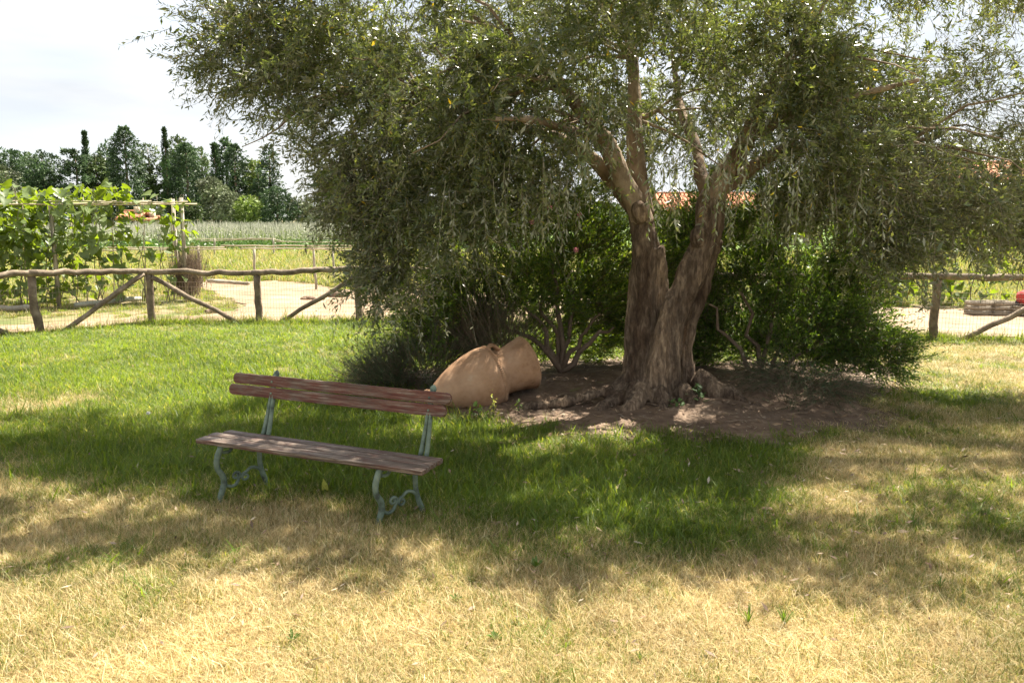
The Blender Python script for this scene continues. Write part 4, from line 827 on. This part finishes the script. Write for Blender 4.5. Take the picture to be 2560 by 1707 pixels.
# ---------------------------------------------------------------- distant rows, trees, houses
n = 5200; xs_ = rng.uniform(-36, 2, n); ys_ = rng.choice(np.arange(56, 80, 1.6), n) + rng.normal(size=n) * .05; h_ = 1.45 + .12 * rng.normal(size=n)
SPt = np.stack([np.stack([xs_, ys_, np.zeros(n)], -1), np.stack([xs_ + rng.normal(size=n) * .05, ys_, h_ * .5], -1), np.stack([xs_ + rng.normal(size=n) * .08, ys_, h_], -1)], 1)
V, Q = stem_tris(SPt, .032); stk = obj('vineyard_stakes', mesh_np('vineyard_stakes', V, Q, M['stake']), None, 'stuff'); tag(stk, 'many thin pale stakes of the young vineyard before the distant trees')
n = 5200; P = np.stack([rng.uniform(-38, 2, n), rng.choice(np.arange(55.4, 80, 1.6), n) + rng.normal(size=n) * .1, rng.uniform(0, .3, n)], -1)
a, b, c, d, _ = strands(P, rng.normal(size=(n, 3)) * .3 + np.array([0, 0, 1.]), .5 + .6 * rng.random(n), np.full(n, .1), 7, .16, 0, .8)
V, Q = leaf_quads(a, b, c, d, .5); o = obj('vine_leaves', mesh_np('vine_leaves', V, Q, M['vine']), None, 'stuff'); tag(o, 'pale green leaves of the young vines among the stakes')
n = 5500; P = np.stack([rng.uniform(-34, 4, n), rng.uniform(46, 53, n), rng.uniform(0, .15, n)], -1)
a, b, c, d, _ = strands(P, rng.normal(size=(n, 3)) * .5 + np.array([0, 0, 1.]), .35 + .25 * rng.random(n), np.full(n, .3), 8, .17, 0, .9)
V, Q = leaf_quads(a, b, c, d, .5); o = obj('crop_leaves', mesh_np('crop_leaves', V, Q, M['crop']), None, 'stuff'); tag(o, 'dark green band of crops in front of the vineyard stakes')

def far_tree(name, pxc, py_top, pxw, Y, kind, style, label, cat='tree', base_frac=.12, n=None, zb=0, grp='trees along the far side of the fields'):
    top = at(pxc, py_top, Y); x0 = top.x; H = top.z; Wd = pxw / 2000 * Y; base = Vector((x0, Y, zb)); root = empty(name, tuple(base)); tag(root, label, cat, grp)
    r0 = .05 + .018 * H; m_ = MB(); m_.tube([(random.gauss(0, .05), 0, H * t) for t in np.linspace(-.02, .92, 9)], np.linspace(r0, r0 * .15, 9), 7, wob=.05); m_.build('trunk', M['shrubwood'], root)
    A = H * Wd; n = n or int(min(1150, 170 + 16 * A))
    u = rng.random(n); az = rng.random(n) * 6.283
    if style == 'column':
        z = H * (.05 + .95 * u); R_ = Wd / 2 * np.minimum(1.15, 2.4 * (1 - z / H).clip(0, 1) + .03); r = R_ * (.55 + .45 * rng.random(n)); r = r * .72; D = np.stack([np.cos(az) * .12, np.sin(az) * .12, np.ones(n)], -1); L = .45 + .3 * rng.random(n); sg = -.02
    elif style == 'conifer':
        z = H * (base_frac + (1 - base_frac) * u ** 1.15); tier = .78 + .22 * np.sin(z / H * 30 + az * 1.0 + 2 * np.sin(az * 3 + pxc)); lump = .8 + .3 * np.sin(az * 2 + pxc) * np.sin(z * .9 + pxc)
        R_ = Wd / 2 * ((1 - z / H) ** .62 + .06) * tier * lump * 1.18; r = R_ * np.sqrt(.25 + .75 * rng.random(n)); D = np.stack([np.cos(az), np.sin(az), .25 * np.ones(n)], -1); L = .7 + .5 * rng.random(n); sg = .25
    elif style == 'pine':       # layered pads
        k = rng.integers(0, 9, n); zz = H * (.30 + .085 * k); ca = k * 2.3 + pxc; rr2 = Wd / 2 * (1 - .05 * k); pr_ = rr2 * .62 * np.sqrt(rng.random(n)); side = rr2 * .42
        px_ = side * np.cos(ca) + pr_ * np.cos(az); py_ = side * np.sin(ca) + pr_ * np.sin(az); z = zz + rng.normal(size=n) * H * .018; r = np.hypot(px_, py_); az = np.arctan2(py_, px_); D = np.stack([np.cos(az), np.sin(az), .5 * np.ones(n)], -1); L = .5 + .3 * rng.random(n); sg = .1
    else:                       # round crowns made of lumps
        nb = 9 if style == 'round' else 14; bl = []
        for q in range(nb):
            t = random.random(); a_ = random.random() * 6.283; rr3 = Wd / 2 * .62 * math.sqrt(random.random())
            zc = H * (.30 + .52 * t) if style == 'round' else H * (.2 + .62 * t); f = .42 if style == 'round' else .36
            bl.append((rr3 * math.cos(a_) * (1.1 - .5 * t), rr3 * math.sin(a_) * (1.1 - .5 * t), zc, Wd * f * random.uniform(.6, .9), Wd * f * random.uniform(.6, .9), H * .17 * random.uniform(.7, 1.1), 1))
        bl.append((0, 0, H * .84, Wd * .22, Wd * .22, H * .12, .8))
        Pp, Uu = in_blobs(bl, n, .35); r = np.hypot(Pp[:, 0], Pp[:, 1]); az = np.arctan2(Pp[:, 1], Pp[:, 0]); z = Pp[:, 2]; D = Uu + np.array([0, 0, .3]); L = .4 + .35 * rng.random(n); sg = .15
    P = np.stack([r * np.cos(az), r * np.sin(az), np.minimum(z, H * (.93 if style == 'column' else .985))], -1); D = D + rng.normal(size=(n, 3)) * (.1 if style == 'column' else .3)
    sc_ = Y / 92; top_f = np.clip((H - P[:, 2]) / 1.2, .25, 1)
    a, b, c, d, _ = strands(P, D, L * sc_ * top_f, np.full(n, float(sg)), 8, .31 * sc_, 0, .7)
    V, Q = leaf_quads(a, b, c, d, .45); obj('crown', mesh_np('crown', V, Q, FT[kind]), root, 'stuff')
    return root
TR = [
 ('conifer_tree', 25, 367, 95, 92, 'conifer', 'lumpy', 'dark bushy conifer at the left edge of the far tree line'),
 ('broadleaf_tree', 68, 376, 60, 96, 'leafy', 'round', 'thin pale treetop between the two dark conifers at the far left'),
 ('conifer_tree', 102, 374, 110, 90, 'conifer', 'lumpy', 'broad dark rounded conifer left of the sky gap'),
 ('broadleaf_tree', 12, 412, 70, 84, 'greyish', 'round', 'pale grey green tree low at the left edge above the beans'),
 ('pine_tree', 186, 376, 84, 90, 'conifer', 'pine', 'pine with flat layered branches just right of the sky gap'),
 ('cypress_tree', 210, 322, 25, 93, 'cypress', 'column', 'narrow cypress with a ragged flat top rising behind the layered pine'),
 ('broadleaf_tree', 238, 378, 48, 92, 'leafy', 'open', 'slender open tree between the ragged cypress and the tallest conifer'),
 ('conifer_tree', 266, 350, 62, 94, 'conifer', 'lumpy', 'dark conifer on the left shoulder of the tallest conifer'),
 ('conifer_tree', 308, 316, 104, 91, 'conifer', 'conifer', 'tallest broad dark conifer left of the slim pointed cypress'),
 ('broadleaf_tree', 368, 352, 78, 96, 'leafy', 'open', 'lighter green tall tree between the tallest conifer and the slim cypress'),
 ('cypress_tree', 409, 312, 24, 88, 'cypress', 'column', 'slim pointed cypress, the tallest spire of the far tree line'),
 ('broadleaf_tree', 440, 332, 88, 97, 'leafy', 'open', 'tall pale green tree behind and right of the slim pointed cypress'),
 ('conifer_tree', 462, 358, 105, 90, 'conifer', 'conifer', 'full dark conifer just right of the slim pointed cypress'),
 ('broadleaf_tree', 502, 366, 44, 96, 'leafy', 'open', 'thin pale tree beside the gap left of the twin spires'),
 ('cypress_tree', 536, 354, 36, 91, 'cypress', 'column', 'thick cypress at the left of the second group of spires'),
 ('conifer_tree', 562, 347, 48, 93, 'conifer', 'conifer', 'pointed dark conifer right behind the thick cypress'),
 ('conifer_tree', 585, 360, 64, 91, 'conifer', 'conifer', 'pointed dark conifer in the middle of the second group'),
 ('broadleaf_tree', 628, 396, 78, 93, 'bright', 'round', 'rounded mid green tree between the second group and the lone conifer'),
 ('conifer_tree', 671, 362, 50, 90, 'conifer', 'conifer', 'lone pointed conifer at the right end of the far tree line'),
 ('conifer_tree', 645, 420, 44, 88, 'conifer', 'lumpy', 'dark conifer in front of the rounded mid green tree'),
 ('bush_tree', 528, 441, 92, 84, 'greyish', 'round', 'grey green bushy tree in front of the conifers'),
 ('bush_tree', 574, 478, 70, 82, 'greyish', 'round', 'smaller grey green bush beside the yellow green bush'),
 ('bush_tree', 620, 486, 66, 80, 'bright', 'round', 'yellow green sunlit bush at the edge of the vineyard'),
 ('bush_tree', 690, 464, 84, 82, 'conifer', 'round', 'dark bushy tree under the lone conifer'),
 ('bush_tree', 755, 488, 84, 84, 'greyish', 'round', 'pale bush right of the dark bushy tree'),
 ('bush_tree', 820, 506, 130, 80, 'greyish', 'round', 'wide feathery grey green bush at the end of the vineyard'),
 ('stone_pine', 860, 408, 120, 88, 'bright', 'round', 'round topped pine half hidden behind the olive twigs'),
 ('bush_tree', 470, 500, 60, 80, 'leafy', 'round', 'small bush behind the end of the bean trellis'),
 ('bush_tree', 380, 505, 60, 84, 'leafy', 'round', 'low bush under the slim pointed cypress'),
 ('bush_tree', 215, 492, 60, 84, 'leafy', 'round', 'low bush under the layered pine'),
 ('bush_tree', 130, 470, 60, 84, 'conifer', 'round', 'low dark bush left of the layered pine'),
 ('broadleaf_tree', 960, 470, 150, 86, 'leafy', 'round', 'far tree hidden mostly behind the olive crown, nearest the stone pine'),
 ('broadleaf_tree', 1120, 490, 150, 84, 'greyish', 'round', 'far tree mostly behind the olive crown and the tall shrub'),
 ('broadleaf_tree', 1300, 500, 150, 80, 'leafy', 'round', 'far tree behind the tall shrub left of the olive trunk'),
]
for t in TR: far_tree(*t)
for (px, py, w, Y, kd, lb) in [(1500, 505, 190, 60, 'leafy', 'hedge tree behind the low roof, left of the olive trunk'), (2130, 500, 150, 45, 'bright', 'sunlit tree behind the right shrub'), (2300, 520, 170, 40, 'leafy', 'leafy tree beyond the vegetable plants, left of the house'), (2470, 470, 130, 44, 'greyish', 'grey green tree in front of the house at the right edge')]:
    far_tree('garden_tree', px, py, w, Y, kd, 'round', lb, n=1500, grp='trees around the houses behind the olive')
def house(name, px0, px1, py_eave, py_ridge, Y, depth, label, win=3):
    a = at(px0, py_eave, Y); b = at(px1, py_eave, Y); w = b.x - a.x; ze = a.z; zr = at(px0, py_ridge, Y).z; root = empty(name, ((a.x + b.x) / 2, Y, 0)); tag(root, label, 'house')
    m_ = MB(); h = w / 2; dp = depth
    V = [(-h, 0, -.1), (h, 0, -.1), (h, dp, -.1), (-h, dp, -.1), (-h, 0, ze), (h, 0, ze), (h, dp, ze), (-h, dp, ze), (-h, dp / 2, zr - .05), (h, dp / 2, zr - .05)]
    m_.add(V, [(4, 8, 7), (5, 6, 9)], [(0, 1, 5, 4), (1, 2, 6, 5), (2, 3, 7, 6), (3, 0, 4, 7)]); m_.build('wall', M['plaster'], root, False)
    m_ = MB(); sl = (zr - ze) / (dp / 2); e = .35; nT = int((w + .6) / .28)
    for q in range(nT):      # rows of barrel tiles down each slope
        x = -h - .3 + (q + .5) * (w + .6) / nT
        m_.tube([(x, -e, ze - e * sl + .07), (x, dp / 2, zr + .07)], .13, 6); m_.tube([(x, dp + e, ze - e * sl + .07), (x, dp / 2, zr + .07)], .13, 6)
    m_.tube([(-h - .35, dp / 2, zr + .13), (h + .35, dp / 2, zr + .13)], .15, 8)
    m_.build('roof', M['roof'], root)
    for q in range(win):
        x = -h + w * (q + .5) / win; zc = ze * .55; m_ = MB(); m_.box((x, -.02, zc), (.9, .06, 1.1)); wnd = m_.build('window', M['shadewin'], root, False)
        m_ = MB(); m_.box((x - .68, -.03, zc), (.42, .05, 1.16)); m_.box((x + .68, -.03, zc), (.42, .05, 1.16)); m_.build('shutter', M['shutter'], wnd, False)
    m_ = MB(); m_.box((h * .5, dp * .4, zr + .2), (.5, .5, .8)); m_.build('chimney', M['plaster'], root, False)
    return root
house('farm_house', 1665, 2060, 527, 486, 58, 7, 'low house with an orange tiled roof glimpsed through the fork of the olive trunk', 4)
house('farm_house', 2385, 2760, 462, 402, 52, 8, 'taller house with an orange tiled roof behind the leaves at the right edge', 3)
house('garden_shed', 298, 342, 547, 532, 78, 3, 'tiny shed with an orange tiled roof seen through the bean plants', 1)
house('garden_shed', 348, 374, 552, 546, 79, 3, 'low lean-to with an orange roof right of the tiny shed', 1)

# ---------------------------------------------------------------- lawn grass
gb_px = [(0, 1150), (300, 1215), (650, 1240), (1000, 1290), (1250, 1350), (1600, 1370), (1850, 1340), (2000, 1250), (2060, 1140), (2150, 1090)]
gb = sorted([(gp(x, y).x, gp(x, y).y) for x, y in gb_px]); gbx = [g[0] for g in gb]; gby = [g[1] for g in gb]
def nz2d(x, y, s, o=0.0):
    return np.array([mnoise.fractal(Vector((a * s + o, b * s, o)), .9, 2.0, 3) for a, b in zip(x, y)])
def greenness(x, y):
    nb = nz2d(x, y, .75, 3.1) * .55 + nz2d(x, y, 2.3, 8.7) * .35
    g = np.clip((y - np.interp(x, gbx, gby) + .15) / 1.3 + .5, 0, 1)
    right = np.clip((x - 1.9 - .10 * (y - 5)) / 1.2, 0, 1); g = g * (1 - .62 * right)
    g = np.maximum(g, .85 * np.exp(-((y - 12.6) / 1.0) ** 2))                         # greener strip along the fence
    g = np.maximum(g, .80 * np.exp(-(((x - 4.3) / .9) ** 2 + ((y - 8.1) / .45) ** 2)))
    left = np.clip((-2.8 - x) / 2.5, 0, 1) * np.clip((9.6 - y) / 1.5, 0, 1); g = g * (1 - .38 * left)
    g = np.maximum(g, .34 * np.clip((x - .6) / 1.5, 0, 1) * (y < 4.6))
    g = np.maximum(g, .08 + .26 * np.clip((y - 3.8) / .6, 0, 1))
    return np.clip(g + nb * .75, 0, 1)
def sample(n, ymin, ymax, dens_pow):
    # more tufts near the viewer
    t = rng.random(n); y = ymin * (ymax / ymin) ** (t ** dens_pow); x = (rng.random(n) * 2 - 1) * (y * .70 + .6)
    ok = (y < fenceY(x) + .05) & (np.abs(x) < 11); return x[ok], y[ok]
x, y = sample(46000, 2.6, 14.9, .80)
ins = in_soil(x, y, 1.0); edge = in_soil(x, y, 1.12) & ~in_soil(x, y, .90)
keep = ~ins | (edge & (rng.random(len(x)) < .45)); keep &= ~(edge & (rng.random(len(x)) < .3)); x, y = x[keep], y[keep]
g = greenness(x, y); pick = rng.random(len(x))
G = pick < (g - .35) * 1.75; DR = ~G & (pick > g * 1.25 + .05); MX = ~G & ~DR
gclump = [blades(46, .09, .055, .0046, .85, M['green'], 'green_tuft') for _ in range(6)] + [blades(30, .08, .085, .0052, .75, M['green'], 'tall_green_tuft') for _ in range(3)]
dclump = [blades(85, .09, .036, .0026, .9, M['dry'], 'dry_tuft', .8) for _ in range(7)]
mclump = [blades(62, .09, .044, .0031, .8, M['mix'], 'yellow_tuft', .6) for _ in range(6)]
def put(name, mask, meshes, label, smin=.75, smax=1.25, hf=None):
    xx, yy = x[mask], y[mask]; n = len(xx); s_ = rng.uniform(smin, smax, n); far = 1 + np.clip((yy - 6) / 9, 0, 1) * .55
    zs = s_ * (hf(xx, yy) if hf is not None else 1.0)
    scatter(name, np.stack([xx, yy, zg(xx, yy)], -1), np.stack([rng.normal(size=n) * .08, rng.normal(size=n) * .08, rng.random(n) * 6.28], -1), np.stack([s_ * far, s_ * far, zs], -1), meshes, label)
hgt = lambda a, b: .60 + .45 * np.clip((b - 4.3) / 1.2, 0, 1) * np.clip((3.5 - a) / 3, .2, 1) * (1 + .3 * np.sin(2.1 * a) * np.sin(1.7 * b)) - .25 * np.clip((b - 9) / 3, 0, 1)
put('green_grass', G, gclump, 'fresh green grass covering the shaded middle and back of the lawn', hf=hgt)
put('dry_grass', DR, dclump, 'straw coloured dry grass over the front of the lawn')
put('yellowing_grass', MX, mclump, 'half dry yellow green grass between the green and the straw coloured lawn')
# extra dense short sward close to the camera so no soil shows
x, y = sample(22000, 2.6, 8.5, 1.0); ins = in_soil(x, y, 1.03); x, y = x[~ins], y[~ins]; g = greenness(x, y); pick = rng.random(len(x)); G = pick < (g - .35) * 1.6
put('short_dry_sward', ~G, dclump, 'short dry turf below the longer blades', .5, .85)
put('short_green_sward', G, gclump[:6], 'short green turf below the longer blades', .45, .75)
# weeds along the fence and over the plots behind
wt = [blades(40, .10, .13, .007, .6, M['green'], 'weed_tuft', .6) for _ in range(4)] + [blades(26, .08, .16, .004, .45, M['mix'], 'seeding_tuft', .4) for _ in range(2)]
xw = rng.uniform(-10, 9.5, 1500); yw = fenceY(xw) + rng.normal(size=1500) * .16; n = len(xw); s_ = rng.uniform(.4, 1.15, n) * (rng.random(n) < .85)
scatter('fence_weeds', np.stack([xw, yw, np.full(n, -.01)], -1), np.stack([np.zeros(n), np.zeros(n), rng.random(n) * 6.28], -1), np.stack([s_] * 3, -1), wt, 'ragged weeds along the foot of the wooden fence')
ft = [blades(60, .28, .20, .014, .6, M['mix'], 'field_tuft', .5) for _ in range(4)] + [blades(60, .28, .17, .016, .6, M['green'], 'field_green_tuft', .5) for _ in range(3)]
n = 22000; yf = 15.5 * (46 / 15.5) ** rng.random(n); xf_ = (rng.random(n) * 2 - 1) * (yf * .70)
px_ = 1280 + F_PX * xf_ / (yf * _c + EYE * _s); py_ = 545 + 1.9 * 2000 / yf
# leave the sandy track open
inr = in_poly(xf_, yf, RW)
scr = nz2d(xf_, yf, .5, 5.5); ok = ~inr & ((scr > -.25) | (rng.random(n) < .35)); ok &= ~((yf < 20) & (rng.random(n) < .25))
xf_, yf = xf_[ok], yf[ok]; n = len(xf_); s_ = rng.uniform(.35, 1.0, n) * np.clip((yf - 12) / 12, .4, 1.35)
scatter('field_weeds', np.stack([xf_, yf, np.full(n, -.03)], -1), np.stack([np.zeros(n), np.zeros(n), rng.random(n) * 6.28], -1), np.stack([s_ * 1.2, s_ * 1.2, s_], -1), ft, 'yellow green weeds and grass on the plots beyond the track')

# ---------------------------------------------------------------- litter, small plants
n = 5200; t = rng.random(n) * 6.283; r = np.sqrt(rng.random(n)) * 1.03; lx = sc.x + soil_r(t) * r * np.cos(t); ly = sc.y + soil_r(t) * r * np.sin(t)
az = rng.random(n) * 6.283; Dl = np.stack([np.cos(az), np.sin(az), rng.normal(size=n) * .18], -1); Dl /= np.linalg.norm(Dl, axis=1, keepdims=True); Wl = np.stack([-np.sin(az), np.cos(az), rng.normal(size=n) * .3], -1)
Ls = .045 * np.exp(rng.normal(size=n) * .3)
V, Q = leaf_quads(np.stack([lx, ly, zg(lx, ly) + .028 + .01 * rng.random(n)], -1), Dl, Wl, Ls, .26)
o = obj('leaf_litter', mesh_np('leaf_litter', V, Q, M['litter']), None, 'stuff'); tag(o, 'fallen dry olive leaves strewn over the bare soil')
n = 2600; lx = rng.normal(size=n) * 2.6 + .8; ly = rng.normal(size=n) * 1.9 + 6.3; ok = (ly > 2.8) & (ly < 11) & ~in_soil(lx, ly); lx, ly = lx[ok], ly[ok]; n = len(lx)
az = rng.random(n) * 6.283; Dl = np.stack([np.cos(az), np.sin(az), rng.normal(size=n) * .3], -1); Dl /= np.linalg.norm(Dl, axis=1, keepdims=True); Wl = np.stack([-np.sin(az), np.cos(az), rng.normal(size=n) * .4], -1)
V, Q = leaf_quads(np.stack([lx, ly, zg(lx, ly) + .025 + .025 * rng.random(n)], -1), Dl, Wl, .045 * np.exp(rng.normal(size=n) * .25), .26)
o = obj('fallen_leaves', mesh_np('fallen_leaves', V, Q, M['litter']), None, 'stuff'); tag(o, 'single fallen olive leaves caught in the grass below the crown')
m_ = MB()
for q in range(70):
    t = random.random() * 6.283; r = math.sqrt(random.random()) * .98; xx = sc.x + float(soil_r(t)) * r * math.cos(t); yy = sc.y + float(soil_r(t)) * r * math.sin(t); a_ = random.random() * 6.283; L_ = random.uniform(.12, .5)
    pts = [(xx + L_ * s_ * math.cos(a_ + .3 * s_), yy + L_ * s_ * math.sin(a_ + .3 * s_), float(zg(xx, yy)) + .035 + .012 * math.sin(5 * s_)) for s_ in np.linspace(0, 1, 5)]; m_.tube(pts, [.005, .0045, .004, .003, .002], 5)
o = m_.build('fallen_twigs', M['shrubwood'], None, kind='stuff'); tag(o, 'thin dead twigs lying on the bare soil')
oval = mesh_np('oval_leaf', [(0, 0, 0), (.3, .22, .03), (.7, .2, .02), (1, 0, -.05), (.7, -.2, .02), (.3, -.22, .03), (.5, 0, -.02)], np.array([(0, 6, 1), (1, 6, 2), (2, 6, 3), (3, 6, 4), (4, 6, 5), (5, 6, 0)]), M['weed'], False)
oval_ivy = oval.copy(); oval_ivy.materials.clear(); oval_ivy.materials.append(M['ivy']); oval_y = oval.copy(); oval_y.materials.clear(); oval_y.materials.append(M['yshoot'])
longl = mesh_np('long_leaf', [(0, 0, 0), (.3, .10, .10), (.7, .13, .16), (1, 0, .1), (.7, -.13, .16), (.3, -.10, .10), (.5, 0, .09)], np.array([(0, 6, 1), (1, 6, 2), (2, 6, 3), (3, 6, 4), (4, 6, 5), (5, 6, 0)]), M['weed'], False)
bladel = mesh_np('grass_leaf', [(0, .02, 0), (.5, .035, .06), (1, 0, .0), (.5, -.035, .06), (0, -.02, 0), (.5, 0, .05)], np.array([(0, 4, 5), (0, 5, 1), (1, 5, 2), (2, 5, 3), (3, 5, 4)]), M['weed'], False)
def rosette(px, py, z, n, size, me, label, cat='weed', stem=0.0, grp=None, tilt=(.2, .9), spread=.0):
    p = gp(px, py, z); p.z = float(zg(p.x, p.y)); root = empty('small_weed' if cat == 'weed' else 'young_plant', tuple(p)); tag(root, label, cat, grp)
    for q in range(n):
        o = obj('leaf', me, root); a_ = q * 2.4 + random.gauss(0, .3); s_ = size * random.uniform(.7, 1.2); zz = stem * (q / n) * random.uniform(.8, 1.1)
        o.location = (spread * math.cos(a_ * 1.7) * random.random(), spread * math.sin(a_ * 1.7) * random.random(), zz + .02); o.scale = (s_,) * 3; o.rotation_euler = (random.gauss(0, .2), -random.uniform(*tilt), a_)
    if stem: m_ = MB(); m_.tube([(0, 0, 0), (.005, .003, stem * .5), (0, .0, stem)], [.005, .004, .002], 5); m_.build('stem', M['ivy'], root)
    return root
GW = 'broad leaved weeds dotted over the lawn'
rosette(1340, 1430, 0, 14, .06, longl, 'brightest yellow green weed at the edge of the shadow in front', grp=GW, tilt=(.5, 1.2))
rosette(732, 1612, 0, 9, .05, longl, 'small dark green weed low in the dry grass below the bench', grp=GW)
rosette(1238, 1612, 0, 10, .05, longl, 'small green weed at the bottom middle of the dry grass', grp=GW)
rosette(1140, 1515, 0, 8, .045, longl, 'tiny green weed in the dry grass below the right bench leg', grp=GW)
rosette(1960, 1560, 0, 20, .10, bladel, 'long bladed green tuft at the lower right', grp=GW, tilt=(.7, 1.3))
rosette(1870, 1560, 0, 16, .09, bladel, 'second long bladed green tuft at the lower right, left of its neighbour', grp=GW, tilt=(.7, 1.3))
rosette(1730, 1265, 0, 7, .055, longl, 'pale broad leaved weed in the shaded green grass', grp=GW)
rosette(1600, 1660, 0, 14, .055, bladel, 'green tuft at the very bottom right of the middle', grp=GW, tilt=(.7, 1.3))
rosette(2350, 1470, 0, 20, .07, bladel, 'green weed tuft in the dry patch at the right', grp=GW, tilt=(.5, 1.2))
rosette(1195, 1050, .03, 26, .065, oval, 'leafy green plant growing against the belly of the clay jar', 'plant', .14, spread=.12)
rosette(1232, 1045, .03, 26, .04, oval_y, 'yellow leaved upright shoots in front of the clay jar', 'plant', .24, spread=.05)
rosette(1155, 1058, .03, 10, .045, oval_y, 'small yellowish plant by the right end of the bench back', 'plant', .08, spread=.07)
rosette(1745, 1010, .1, 18, .075, oval_ivy, 'dark ivy sprig on the roots at the right foot of the olive trunk', 'plant', .15, spread=.09)
rosette(1688, 1020, .1, 14, .06, oval_ivy, 'low ivy sprig on the roots at the front of the olive trunk', 'plant', .06, spread=.1)
rosette(1295, 1030, .04, 12, .05, oval, 'sparse green seedling just right of the clay jar', 'plant', .1, spread=.08)
# fallen yellow leaf and a dandelion clock
o = obj('fallen_leaf', lobed_leaf('fallen_leaf', M['yshoot'], .55)); o.location = gp(812, 1222, .05); o.scale = (.085,) * 3; o.rotation_euler = (.3, -.9, 1.9); tag(o, 'single pale fallen leaf standing in the grass under the bench', 'leaf')
dnd = empty('white_clover', tuple(gp(373, 1062))); tag(dnd, 'single round white flower head in the shaded grass left of the bench', 'flower')
m_ = MB(); m_.tube([(0, 0, 0), (.004, 0, .05), (0, 0, .105)], .0022, 5); m_.build('stem', M['weed'], dnd)
P = rng.normal(size=(70, 3)); P /= np.linalg.norm(P, axis=1, keepdims=True); V, Q = leaf_quads(np.tile([0, 0, .115], (70, 1)), P, np.cross(P, rng.normal(size=(70, 3))), np.full(70, .02), .35); obj('flower_head', mesh_np('flower_head', V, Q, M['white']), dnd)
